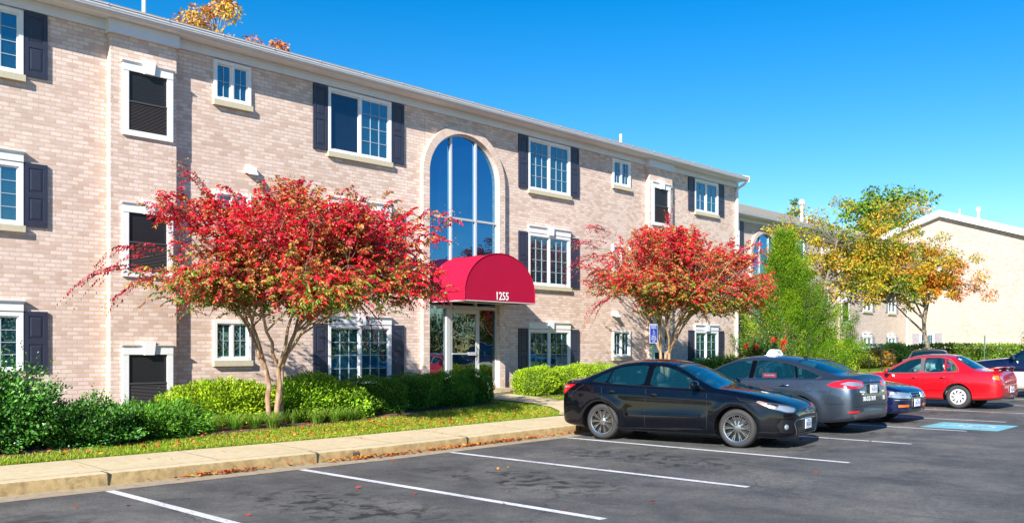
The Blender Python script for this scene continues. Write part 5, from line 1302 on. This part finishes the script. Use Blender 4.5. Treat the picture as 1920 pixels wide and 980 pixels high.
T_old=[(2.11,.40,.30,.50,.39,.32,.54,.56),(2.09,.58,.26,.55,.57,.47,.60,.62),(2.03,.71,.22,.62,.69,.56,.67,.69),(1.9,.78,.20,.68,.75,.63,.735,.755),(1.65,.82,.20,.73,.79,.67,.79,.815),(1.3,.842,.20,.78,.805,.70,.84,.87),(1.0,.848,.20,.81,.81,.71,.875,.905),(.86,.848,.20,.825,.81,.715,.89,.92),
 (.55,.848,.20,.835,.81,.68,1.05,1.10),(.20,.848,.20,.845,.81,.61,1.23,1.28),(.0,.848,.20,.85,.81,.585,1.30,1.345),(-.3,.848,.20,.858,.81,.575,1.33,1.38),(-.7,.848,.20,.868,.81,.57,1.325,1.382),(-1.0,.848,.20,.878,.81,.565,1.285,1.35),(-1.2,.848,.20,.885,.805,.575,1.20,1.26),(-1.45,.846,.20,.895,.80,.61,1.06,1.115),(-1.66,.842,.21,.905,.79,.66,.965,1.01),(-1.85,.835,.22,.91,.775,.68,.95,.985),(-2.05,.82,.24,.905,.75,.66,.945,.98),(-2.18,.79,.26,.87,.71,.62,.925,.965),(-2.245,.73,.28,.78,.66,.57,.83,.86),(-2.285,.66,.32,.66,.60,.52,.69,.71),(-2.31,.52,.36,.55,.49,.43,.565,.575)]
G_old=dict(cab=(.80,-1.55),side=[[(.70,.885),(.30,1.115),(.06,1.225),(-.22,1.275),(-.235,.905),(.5,.885)],[(-.335,.91),(-.325,1.282),(-.7,1.282),(-.85,1.265),(-.88,.93)],[(-.915,.932),(-.885,1.255),(-.98,1.22),(-1.14,1.07),(-1.20,.96)]],sn=['side_window','side_window','quarter_window'],
  ws=[(.84,.66),(.45,.62),(.10,.54),(.07,0.),(.10,-.54),(.45,-.62),(.84,-.66),(.88,0.)],wz=.885,rw=[(-1.07,.50),(-1.58,.60),(-1.62,0),(-1.58,-.60),(-1.07,-.50),(-1.05,0)],rz=.955,r=.302,wb=2.46,**{'in':.57},track=.75,seatx=-.06,seatz=1.14,dash=.56,dz=.86)
T_suv=[(2.35,.45,.32,.70,.44,.36,.74,.77),(2.32,.65,.28,.80,.63,.50,.85,.88),(2.22,.80,.25,.90,.77,.62,.95,.98),(2.0,.90,.24,.98,.86,.70,1.03,1.06),(1.6,.94,.24,1.03,.89,.75,1.09,1.13),(1.15,.95,.24,1.07,.90,.78,1.14,1.18),(.95,.95,.24,1.09,.90,.78,1.16,1.20),(.6,.95,.24,1.10,.90,.76,1.36,1.42),(.3,.95,.24,1.10,.90,.72,1.54,1.60),(.0,.95,.24,1.10,.90,.70,1.64,1.70),(-.5,.95,.24,1.10,.90,.70,1.68,1.75),(-1.5,.95,.26,1.11,.90,.70,1.66,1.73),(-2.1,.94,.30,1.12,.88,.69,1.58,1.66),(-2.3,.90,.34,1.08,.85,.68,1.40,1.48),(-2.42,.82,.40,.95,.78,.66,1.1,1.15)]
G_suv=dict(cab=(.88,-2.2),side=[[(.78,1.13),(.42,1.36),(.10,1.52),(-.20,1.58),(-.22,1.15),(.5,1.13)],[(-.33,1.15),(-.32,1.585),(-1.05,1.575),(-1.10,1.15)],[(-1.22,1.15),(-1.20,1.57),(-1.85,1.54),(-1.95,1.17)]],sn=['side_window','side_window','quarter_window'],
  ws=[(.92,.74),(.5,.72),(.12,.66),(.10,0),(.12,-.66),(.5,-.72),(.92,-.74),(.96,0)],wz=1.17,rw=[(-2.13,.5),(-2.24,.55),(-2.25,0),(-2.24,-.55),(-2.13,-.5),(-2.12,0)],rz=1.4,r=.36,wb=2.75,**{'in':.64},track=.83,seatx=-.1,seatz=1.35,dash=.60,dz=1.12)

# ---- black sedan, nose toward the lot
def sculpt(wb,r,depth=.022,half=.888):
    def f(x,y,z):
        ay=abs(y)
        if ay<half*.55 or z>.98 or z<.2: return (x,y,z)
        k=(ay-half*.55)/(half*.45); k=min(1,k)
        din=0
        for c,s_ in ((wb/2,1),(-wb/2,1)):
            d=math.hypot(x-c,z-r); din=max(din,math.exp(-((d-r-.10)/.10)**2))
        hollow=math.exp(-((z-.43-.03*x)/.11)**2)*math.exp(-(x/1.0)**4)
        crease=math.exp(-((z-.80-.03*(-x))/.035)**2)*math.exp(-((x+.3)/1.9)**6)
        off=k*(.020*din-depth*hollow+.010*crease)
        return (x,y+math.copysign(off,y),z)
    return f
P_black=paint('black_car_paint',(.0012,.0018,.005),rough=.35,spec=.05)
CM['gloss']=simple('gloss_black_trim',(.002,.002,.003),.12,spec=.3)
c=Car('black_sedan','shiny black sedan with machined alloy wheels backed up to the kerb, nearest the camera',(13.99,9.09,lot(13.99)-.004),R(-81.2),T_blk,P_black,G_blk,fx=.945,bump=sculpt(2.70,.325))
c.wheels('spoke',.225)
for s in (1,-1):
    hl=c.patch('headlight',[(2.19,s*.40,.685),(2.05,s*.60,.735),(1.74,s*.84,.79),(1.72,s*.86,.765),(1.95,s*.84,.68),(2.12,s*.68,.605),(2.20,s*.55,.60),(2.24,s*.42,.635)],(1,s*.9,0),CM['lampin'],off=.004)
    c.patch('lens',[(2.22,s*.46,.66),(2.12,s*.58,.70),(1.98,s*.68,.72),(2.02,s*.78,.66),(2.14,s*.66,.615),(2.22,s*.54,.612)],(1,s*.9,0),CM['clear'],off=.010,parent=hl)
    c.patch('amber_marker',[(1.88,s*.80,.755),(1.77,s*.845,.78),(1.76,s*.855,.765),(1.86,s*.845,.725)],(1,s*.9,0),CM['amber_dim'],off=.009,parent=hl)
    tl=c.patch('taillight',[(-1.98,s*.85,.985),(-2.14,s*.80,.985),(-2.24,s*.68,.96),(-2.27,s*.55,.94),(-2.28,s*.55,.83),(-2.26,s*.74,.78),(-2.20,s*.80,.82)],(-1,s*.9,0),CM['red'],off=.005)
    c.patch('pale_lens',[(-2.10,s*.82,.955),(-2.20,s*.74,.945),(-2.21,s*.76,.92),(-2.12,s*.83,.93)],(-1,s*.9,0),CM['clear'],off=.010,parent=tl)  # pale clear inset in the red lens
    fp=c.patch('fog_lamp_recess',[(2.20,s*.52,.48),(2.08,s*.74,.50),(2.05,s*.80,.40),(2.10,s*.76,.28),(2.22,s*.58,.27)],(1,s*.7,0),CM['black'],off=.003)
    ctr=c.proj((2.16,s*.70,.375),(1,s*.7,0)); b=MB(); b.lathe([(.001,.018),(.028,.016),(.040,.008),(.046,-.004)],20,'x',(0,0,0)); fl=b.build('fog_lamp',CM['clear'],c.root,smooth=True,loc=ctr[0]+ctr[1]*.008,rotz=math.atan2(s*.55,1))
    seams(c,[[(.80,s,.94),(.82,s,.70),(.82,s,.32),(.78,s,.215),(-.36,s,.205),(-.40,s,.30),(-.395,s,.96)],[(-.42,s,.205),(-.88,s,.205),(-1.02,s,.33),(-1.12,s,.55),(-1.30,s,.74),(-1.34,s,.95)],[(1.35,s,.86),(1.42,s,.80),(1.72,s,.76)]],(0,s,0))
    seams(c,[[(-1.74,s,.99),(-2.05,s,.80),(-2.1,s,.75)]],(0,s,0))
    c.strip('side_molding',[(.70,s,.505),(-.40,s,.51),(-.95,s,.52)],(0,s,0),P_black,.045,.004,solid=True)
    c.strip('window_chrome',[(.76,s,.955),(.3,s,.965),(-.6,s,.985),(-1.2,s,1.01),(-1.58,s,1.04)],(0,s,0),CM['black'],.016,.004,solid=True)
    pil=c.patch('pillar_trim',[(-.352,s,1.0),(-.452,s,1.0),(-.443,s,1.345),(-.335,s,1.34)],(0,s,0),CM['gloss'],off=.003)
    c.handle(-.22,.83,s,P_black); c.handle(-1.10,.865,s,P_black)
    c.mirror(.62,1.0,s,P_black,.86)
    c.strip('sill_line',[(1.0,s,.27),(.4,s,.255),(-.9,s,.26)],(0,s,0),P_black,.02,.004,solid=True)
seams(c,[[(1.08,-.78,2),(1.0,-.5,2),(1.02,0,2),(1.0,.5,2),(1.08,.78,2)],[(1.08,.70,2),(1.6,.67,2),(2.0,.60,2),(2.2,.42,2)],[(1.08,-.70,2),(1.6,-.67,2),(2.0,-.60,2),(2.2,-.42,2)]],(0,0,1))
c.patch('upper_grille',[(2.3,-.40,.645),(2.3,0,.66),(2.3,.40,.645),(2.3,.44,.61),(2.3,.14,.60),(2.3,-.14,.60),(2.3,-.44,.61)],(1,0,0),CM['black'],off=.004)
lg=c.patch('lower_grille',[(2.3,-.50,.475),(2.3,.50,.475),(2.3,.58,.43),(2.3,.50,.22),(2.3,-.50,.22),(2.3,-.58,.43)],(1,0,0),CM['dark'],off=.003)
c.strip('grille_chrome',[(2.3,.50,.24),(2.3,.585,.43),(2.3,.53,.485),(2.3,0,.50),(2.3,-.53,.485),(2.3,-.585,.43),(2.3,-.50,.24)],(1,0,0),CM['chrome'],.014,.004,parent=lg,solid=True)
for z in (.255,.285,.315,.345): c.strip('grille_bar',[(2.3,.48,z),(2.3,0,z),(2.3,-.48,z)],(1,0,0),CM['grey'],.010,.006,parent=lg,solid=True)
h=c.proj((2.3,0,.605),(1,0,0)); em=MB()
for (a,b_) in ((.062,.042),(.024,.040)): em.tube([(0,a*math.cos(t),b_*math.sin(t)) for t in np.linspace(0,6.283,25)],.006,6)
em.tube([(0,.045*math.cos(t),.024+.013*math.sin(t)) for t in np.linspace(0,6.283,17)],.005,6)
em.build('emblem',CM['chrome'],c.root,smooth=60,loc=h[0]+h[1]*.012)
c.plate(2.335,.0,.40,True,'VXR-3721',)
for y in (.30,-.30): c.strip('wiper',[(.98,y,2),(.90,y+.35,2)],(0,0,1),CM['black'],.02,.018,solid=True)
sv=c.patch('sun_visor_strip',[(.18,-.50,2),(.18,.50,2),(.11,.52,2),(.11,-.52,2)],(0,0,1),CM['grey'],off=-.008,solid=False)
c.patch('windshield_sticker',[(.90,-.02,2),(.90,.05,2),(.80,.05,2),(.80,-.02,2)],(0,0,1),CM['paper'],off=-.013,solid=False); c.patch('windshield_sticker',[(.90,-.10,2),(.90,-.03,2),(.80,-.03,2),(.80,-.10,2)],(0,0,1),CM['yellow'],off=-.013,solid=False)
# ---- grey taxi, tail toward the lot
P_grey=paint('grey_metallic_paint',(.070,.092,.125),metal=.8,rough=.36)
c=Car('taxi_sedan','dark grey metallic taxi with white roof light and phone number on the boot',(17.15,9.45,lot(17.15)),R(90),T_taxi,P_grey,G_taxi,bump=sculpt(2.85,.335,.018,.925))
c.wheels('hub',.215)
for s in (1,-1):
    tl=c.patch('taillight',[(-1.98,s*.90,.925),(-2.14,s*.88,.985),(-2.32,s*.80,1.025),(-2.41,s*.62,1.015),(-2.46,s*.42,.985),(-2.46,s*.40,.90),(-2.46,s*.60,.865),(-2.36,s*.84,.865),(-2.12,s*.91,.885)],(-1,s*.75,0),CM['red'],off=.007)
    c.patch('reverse_lens',[(-2.22,s*.86,.945),(-2.33,s*.79,.985),(-2.41,s*.62,.975),(-2.45,s*.47,.945),(-2.45,s*.50,.91),(-2.38,s*.76,.905)],(-1,s*.75,0),CM['clear'],off=.014,parent=tl)
    c.patch('bumper_reflector',[(-2.30,s*.82,.445),(-2.45,s*.60,.455),(-2.45,s*.62,.42),(-2.33,s*.82,.42)],(-1,s*.6,0),CM['red'],off=.005)
    seams(c,[[(.86,s,.96),(.90,s,.55),(.86,s,.25),(-.36,s,.24),(-.38,s,.98)],[(-.40,s,.24),(-.92,s,.24),(-1.08,s,.42),(-1.22,s,.66),(-1.44,s,.85),(-1.34,s,1.02)],[(-2.06,s,.86),(-2.02,s,.72),(-1.92,s,.55),(-1.80,s,.50)],
             [(-1.62+.085*math.cos(t)*(1 if abs(math.cos(t))<.8 else .98),s,.875+.075*math.sin(t)) for t in np.linspace(0,6.283,22)]],(0,s,0))
    c.strip('window_chrome',[(.80,s,.975),(.3,s,.985),(-.6,s,1.0),(-1.3,s,1.025),(-1.72,s,1.04),(-1.80,s,1.08)],(0,s,0),CM['chrome'],.010,.004,solid=True)
    c.patch('pillar_trim',[(-.325,s,1.02),(-.425,s,1.02),(-.415,s,1.37),(-.305,s,1.366)],(0,s,0),CM['gloss'],off=.003)
    c.patch('pillar_trim',[(-1.325,s,1.04),(-1.362,s,1.045),(-1.25,s,1.262),(-1.205,s,1.27)],(0,s,0),CM['gloss'],off=.003)
    c.handle(-.22,.875,s,P_grey,.22); c.handle(-1.12,.90,s,CM['chrome'],.22); c.mirror(.68,1.03,s,P_grey,.89)
    c.strip('crease',[(-1.95,s,.60),(-2.1,s,.585),(-2.3,s,.60)],(0,s,0),P_grey,.03,.002,solid=True)
c.patch('rear_diffuser',[(-2.4,-.80,.385),(-2.4,-.55,.43),(-2.4,.55,.43),(-2.4,.80,.385),(-2.4,.72,.29),(-2.4,-.72,.29)],(-1,0,0),CM['grey'],off=.004)
seams(c,[[(-2.4,.66,1.04),(-2.45,.62,.80),(-2.45,.45,.72),(-2.45,-.45,.72),(-2.45,-.62,.80),(-2.4,-.66,1.04)],[(-2.4,-.86,.52),(-2.4,0,.56),(-2.4,.86,.52)]],(-1,0,0))
c.patch('plate_recess',[(-2.4,.26,.93),(-2.4,-.26,.93),(-2.4,-.30,.80),(-2.4,-.24,.755),(-2.4,.24,.755),(-2.4,.30,.80)],(-1,0,0),CM['dark'],off=.004)
c.plate(-2.492,0,.845,False,'TX-4172')
c.strip('boot_chrome',[(-2.4,.40,.965),(-2.4,0,.97),(-2.4,-.40,.965)],(-1,0,0),CM['black'],.028,.004,solid=True)
h=c.proj((-2.4,0,.995),(-1,0,0)); em=MB(); em.lathe([(.001,-.010),(.052,-.009),(.060,-.004),(.060,.004)],24,'x'); e=em.build('emblem',CM['pblue'],c.root,smooth=True,loc=h[0]+Vector((-.006,0,0))); e.scale=(1,1,.55)
em=MB(); em.tube([(-.008,.058*math.cos(t),.058*math.sin(t)) for t in np.linspace(0,6.283,25)],.005,6); em.build('emblem_ring',CM['chrome'],e,smooth=60)
def onrear(txt,y,z,size,name,sxx=1,bold=0):
    h=c.proj((-2.4,y,z),(-1,0,0)); n=h[1]; n2=Vector((n.x,n.y,n.z)).normalized(); up=Vector((0,0,1)); X=up.cross(n2).normalized(); Y=n2.cross(X)
    return text_mesh(txt,size,CM['plate'],name,c.root,h[0]+n2*.006,Matrix((X,Y,n2)).transposed(),.0015,sx=sxx,bold=bold)
# curved text in two pieces so the ends stay on the panel
onrear('703-572',.345,.665,.115,'boot_phone_number',.85,.003); onrear('-TAXI',.055,.665,.115,'boot_phone_number',.85,.003); onrear('213',-.47,.665,.10,'cab_number',.85,.003)
onrear('Red Top',.50,.80,.055,'boot_lettering'); 
onrear('CAB',.49,.755,.045,'boot_lettering'); onrear('FUSION',-.46,.79,.03,'boot_lettering')
tx=MB()
tx.add([(x*1.0,y,z) for (z,a,b) in ((0,.125,.24),(.035,.125,.24),(.135,.085,.175),(.15,.06,.14)) for (x,y) in ((-a,-b),(a,-b),(a,b),(-a,b))],[(0,3,2,1)]+[(4*k+i,4*k+(i+1)%4,4*k+4+(i+1)%4,4*k+4+i) for k in range(3) for i in range(4)]+[(12,13,14,15)])
me=tx.mesh('taxi_roof_light',CM['white']); bm=bmesh.new(); bm.from_mesh(me); bmesh.ops.bevel(bm,geom=bm.edges[:],offset=.012,segments=2,affect='EDGES'); bm.to_mesh(me); bm.free()
rl_=link('taxi_roof_light',me,c.root,(-.45,0,1.472)); rl_.scale=(.78,.72,.80)
ms=MB(); 
ms.box(-.16,.16,-.28,.28,-.012,.004); ms.build('roof_light_base',CM['white'],rl_)
for sg_ in (-1,1):
    text_mesh('TAXI',.105,CM['grey'],'roof_light_text',rl_,(sg_*.116,0,.075),Matrix.Rotation(R(90*sg_),3,'Z')@Matrix.Rotation(R(72),3,'X'),.001,sx=.9,bold=.001)
an=MB(); an.prism([(-1.16,1.40),(-1.04,1.42),(-1.13,1.462),(-1.16,1.46)],-.015,.015,'y'); an.build('roof_antenna',CM['black'],c.root)
rc=MB(); rc.box(-.80,-.50,.60,.606,1.03,1.12); q=rc.build('red_card',CM['signred'],c.root); text_mesh('NO SMOKING',.035,CM['plate'],'card_text',q,(-.65,.6075,1.075),(R(90),0,R(180)),.0005)
# ---- dark blue older sedan, nose toward the lot
def old(name,label,loc,rz,body,**k):
    c=Car(name,label,loc,rz,T_old,body,G_old,**k); c.wheels('hub',.195)
    for s in (1,-1):
        seams(c,[[(.74,s,.86),(.78,s,.55),(.74,s,.27),(-.26,s,.26),(-.285,s,.88)],[(-.30,s,.26),(-.78,s,.26),(-.88,s,.40),(-.98,s,.58),(-1.12,s,.70),(-1.08,s,.90)]],(0,s,0))
        c.strip('side_molding',[(.72,s,.47),(-.28,s,.47),(-.86,s,.47)],(0,s,0),body,.035,.004,solid=True)
        c.handle(-.12,.765,s,body,.17); c.handle(-.86,.78,s,body,.17); c.mirror(.58,.90,s,body,.82)
        c.patch('pillar_trim',[(-.242,s,.915),(-.332,s,.915),(-.322,s,1.277),(-.215,s,1.27)],(0,s,0),CM['grey'],off=.003)
        c.strip('window_trim',[(.74,s,.872),(-.2,s,.895),(-.9,s,.918),(-1.24,s,.935),(-1.22,s,1.0),(-1.12,s,1.12),(-.98,s,1.25),(-.85,s,1.29),(-.3,s,1.302),(.05,s,1.245),(.32,s,1.135),(.74,s,.88)],(0,s,0),CM['grey'],.022,.003,solid=True)
    return c
P_blue=paint('dark_blue_paint',(.003,.007,.04),rough=.25,spec=.2)
c=old('blue_sedan','dark navy older sedan with chrome grille parked between taxi and red sedan',(19.9,9.28,lot(19.9)),R(-90),P_blue)
for s in (1,-1):
    hl=c.patch('headlight',[(2.05,s*.30,.635),(1.98,s*.68,.665),(1.86,s*.78,.66),(1.85,s*.80,.56),(2.03,s*.70,.535),(2.09,s*.32,.53)],(1,s*.4,0),CM['clear'],off=.006)
    c.patch('amber_lamp',[(2.09,s*.40,.40),(2.0,s*.72,.40),(2.0,s*.72,.35),(2.09,s*.40,.35)],(1,s*.4,0),CM['amber'],off=.008)
c.patch('grille',[(2.1,-.27,.635),(2.1,.27,.635),(2.1,.25,.545),(2.1,-.25,.545)],(1,0,0),CM['dark'],off=.004)
c.strip('grille_chrome',[(2.1,.28,.64),(2.1,.26,.54),(2.1,-.26,.54),(2.1,-.28,.64),(2.1,.28,.64)],(1,0,0),CM['chrome'],.022,.006,solid=True); c.strip('grille_chrome',[(2.1,.26,.59),(2.1,-.26,.59)],(1,0,0),CM['chrome'],.012,.006,solid=True)
em=MB()
for a in (90,210,330):
    t=R(a); cx_,cz_=.028*math.cos(t),.028*math.sin(t); em.prism([(cx_+.026*math.cos(t),cz_+.026*math.sin(t)),(cx_+.014*math.cos(t+1.57),cz_+.014*math.sin(t+1.57)),(cx_-.026*math.cos(t),cz_-.026*math.sin(t)),(cx_-.014*math.cos(t+1.57),cz_-.014*math.sin(t+1.57))],0,.006,'x')
em.build('emblem',CM['chrome'],c.root,loc=(2.128,0,.59))
c.patch('bumper_intake',[(2.1,-.30,.34),(2.1,.30,.34),(2.1,.26,.29),(2.1,-.26,.29)],(1,0,0),CM['dark'],off=.003)
c.strip('bumper_strip',[(2.0,.76,.50),(2.1,.4,.49),(2.1,0,.49),(2.1,-.4,.49),(2.0,-.76,.50)],(1,0,0),CM['chrome'],.012,.004,solid=True)
c.plate(2.135,-.0,.43,True,'JGK-7714')
# ---- red sedan
P_red=paint('red_car_paint',(.42,.004,.010),rough=.22)
c=old('red_sedan','bright red older sedan with rear spoiler and silver hubcaps',(25.2,8.93,lot(25.2)-.004),R(90),P_red,seatm='gseat',fx=.945)
for s in (1,-1):
    tl=c.patch('taillight',[(-2.02,s*.82,.83),(-2.10,s*.81,.875),(-2.22,s*.72,.875),(-2.27,s*.55,.86),(-2.28,s*.52,.72),(-2.24,s*.72,.69),(-2.10,s*.82,.74)],(-1,s*.9,0),CM['red'],off=.006)
    c.patch('amber_lens',[(-2.12,s*.80,.85),(-2.22,s*.71,.85),(-2.23,s*.71,.74),(-2.13,s*.80,.75)],(-1,s*.9,0),CM['amber'],off=.011,parent=tl)
    c.patch('reverse_lens',[(-2.24,s*.67,.83),(-2.26,s*.58,.83),(-2.27,s*.58,.75),(-2.25,s*.67,.75)],(-1,s*.6,0),CM['clear'],off=.011,parent=tl)
    f=MB(); f.box(-1.60,-1.585,s*.70 if s<0 else .62,s*.62 if s<0 else .70,.16,.33); f.build('mud_flap',CM['black'],c.root)
sp=MB(); k=14
for i in range(k+1):
    y=-.70+1.4*i/k; dz=-.03*(abs(y)/.7)**4; xo=.05*(abs(y)/.7)**3
    sp.v+= [(-2.02+xo,y,1.045+dz),(-2.10+xo,y,1.065+dz),(-2.26+xo,y,1.07+dz),(-2.27+xo,y,1.055+dz),(-2.12+xo,y,1.038+dz)]
for i in range(k):
    for j in range(5): sp.f.append([i*5+j,i*5+(j+1)%5,(i+1)*5+(j+1)%5,(i+1)*5+j]); sp.m.append(0)
sp.f+= [[0,1,2,3,4],[k*5+j for j in range(5)]]; sp.m+= [0,0]
for y in (-.62,.62,0): sp.prism([(-2.06,.95),(-2.18,.94),(-2.20,1.045),(-2.10,1.045)],y-.02,y+.02,'y')
sp.build('rear_spoiler',P_red,c.root,smooth=40)
c.plate(-2.335,0,.50,False,'YDA-2260'); 
seams(c,[[(-2.2,.60,.93),(-2.25,.56,.66),(-2.25,-.56,.66),(-2.2,-.60,.93)],[(-2.2,.8,.60),(-2.3,0,.60),(-2.2,-.8,.60)]],(-1,0,0))
ex=MB(); ex.tube([(-1.95,-.45,.25),(-2.27,-.45,.265)],.028,10); ex.build('exhaust_pipe',CM['grey'],c.root,smooth=60)
c.patch('window_sticker',[(-1.12,.44,2),(-1.12,.35,2),(-1.20,.35,2),(-1.20,.44,2)],(0,0,1),CM['paper'],off=-.005,solid=False)
# ---- suv at the right edge
P_navy=paint('navy_paint',(.003,.006,.03),rough=.25,spec=.2); P_tan=simple('tan_lower_paint',(.50,.47,.40),.4,coat=.6)
c=Car('two_tone_suv','navy sport utility vehicle with pale tan lower body cut off by the right edge',(30.7,7.2,lot(30.7)),R(90),T_suv,P_navy,G_suv,lower=P_tan,split=.80,seatm='gseat')
c.wheels('spoke',.22)
for s in (1,-1):
    seams(c,[[(.86,s,1.12),(.9,s,.75),(.84,s,.34),(-.26,s,.33),(-.27,s,1.13)],[(-.30,s,.33),(-.90,s,.33),(-1.02,s,.6),(-1.16,s,.8),(-1.16,s,1.13)]],(0,s,0)); c.handle(-.1,1.0,s,P_navy); c.handle(-1.0,1.0,s,P_navy); c.mirror(.70,1.18,s,P_navy,.92)
    c.patch('headlight',[(2.2,s*.45,.86),(2.05,s*.78,.90),(2.0,s*.86,.88),(2.05,s*.84,.74),(2.25,s*.48,.72)],(1,s*.6,0),CM['clear'],off=.006)
    c.patch('amber_marker',[(1.2,s,.52),(.95,s,.52),(.95,s,.46),(1.2,s,.46)],(0,s,0),CM['amber'],off=.006)
c.patch('grille',[(2.3,-.42,.84),(2.3,.42,.84),(2.3,.38,.66),(2.3,-.38,.66)],(1,0,0),CM['dark'],off=.004)
# ---- dark sedan whose roof shows above the red one
c=old('dark_sedan','dark sedan of which only the roof shows above the red sedan',(36.3,12.55,lot(36.3)),R(16),paint('charcoal_paint',(.006,.006,.008)))
for s in (1,-1): c.patch('taillight',[(-2.02,s*.82,.83),(-2.10,s*.81,.875),(-2.22,s*.72,.875),(-2.27,s*.55,.86),(-2.28,s*.52,.72),(-2.24,s*.72,.69),(-2.10,s*.82,.74)],(-1,s*.9,0),CM['red'],off=.006)
# ------------------------------------------------------------------ camera, sky, sun
cam=bpy.data.cameras.new('camera'); co=bpy.data.objects.new('camera',cam); COL.objects.link(co); scene.camera=co
cam.sensor_width=36; cam.lens=36*1695/1920; cam.shift_y=165/1920; cam.clip_end=4000; cam.clip_start=.1
co.location=(0,0,1.68); co.rotation_euler=(R(90),0,-math.atan2(.7205,.6934))
w=bpy.data.worlds.new('World'); scene.world=w; w.use_nodes=True; nt=w.node_tree; nt.nodes.clear()
out=N(nt,'ShaderNodeOutputWorld'); bg=N(nt,'ShaderNodeBackground'); sky=N(nt,'ShaderNodeTexSky',sky_type='NISHITA'); sky.sun_disc=False
d=Vector((2.5,1,-1.55)).normalized(); elev=math.asin(-d.z); to=-d
sky.sun_elevation=elev; sky.sun_rotation=math.atan2(to.x,to.y); sky.altitude=0; sky.air_density=1.0; sky.dust_density=0.0; sky.ozone_density=2.5
hs=N(nt,'ShaderNodeHueSaturation'); hs.inputs['Saturation'].default_value=1.5; hs.inputs['Hue'].default_value=.502; hs.inputs['Value'].default_value=1.0
nt.links.new(sky.outputs[0],hs.inputs['Color']); nt.links.new(hs.outputs[0],bg.inputs[0]); nt.links.new(bg.outputs[0],out.inputs[0]); bg.inputs[1].default_value=.08
sl=bpy.data.lights.new('sun','SUN'); so=bpy.data.objects.new('sun',sl); COL.objects.link(so); sl.energy=4.6; sl.angle=R(.53); sl.color=(1,.94,.85)
so.rotation_euler=d.to_track_quat('-Z','Y').to_euler(); so.location=(-20,-10,30)
scene.view_settings.view_transform='Standard'; scene.view_settings.look='None'; scene.view_settings.gamma=1; scene.view_settings.exposure=1.15
scene.render.resolution_x=1024; scene.render.resolution_y=522
scene.render.engine='CYCLES'; scene.cycles.max_bounces=8; scene.cycles.transparent_max_bounces=16
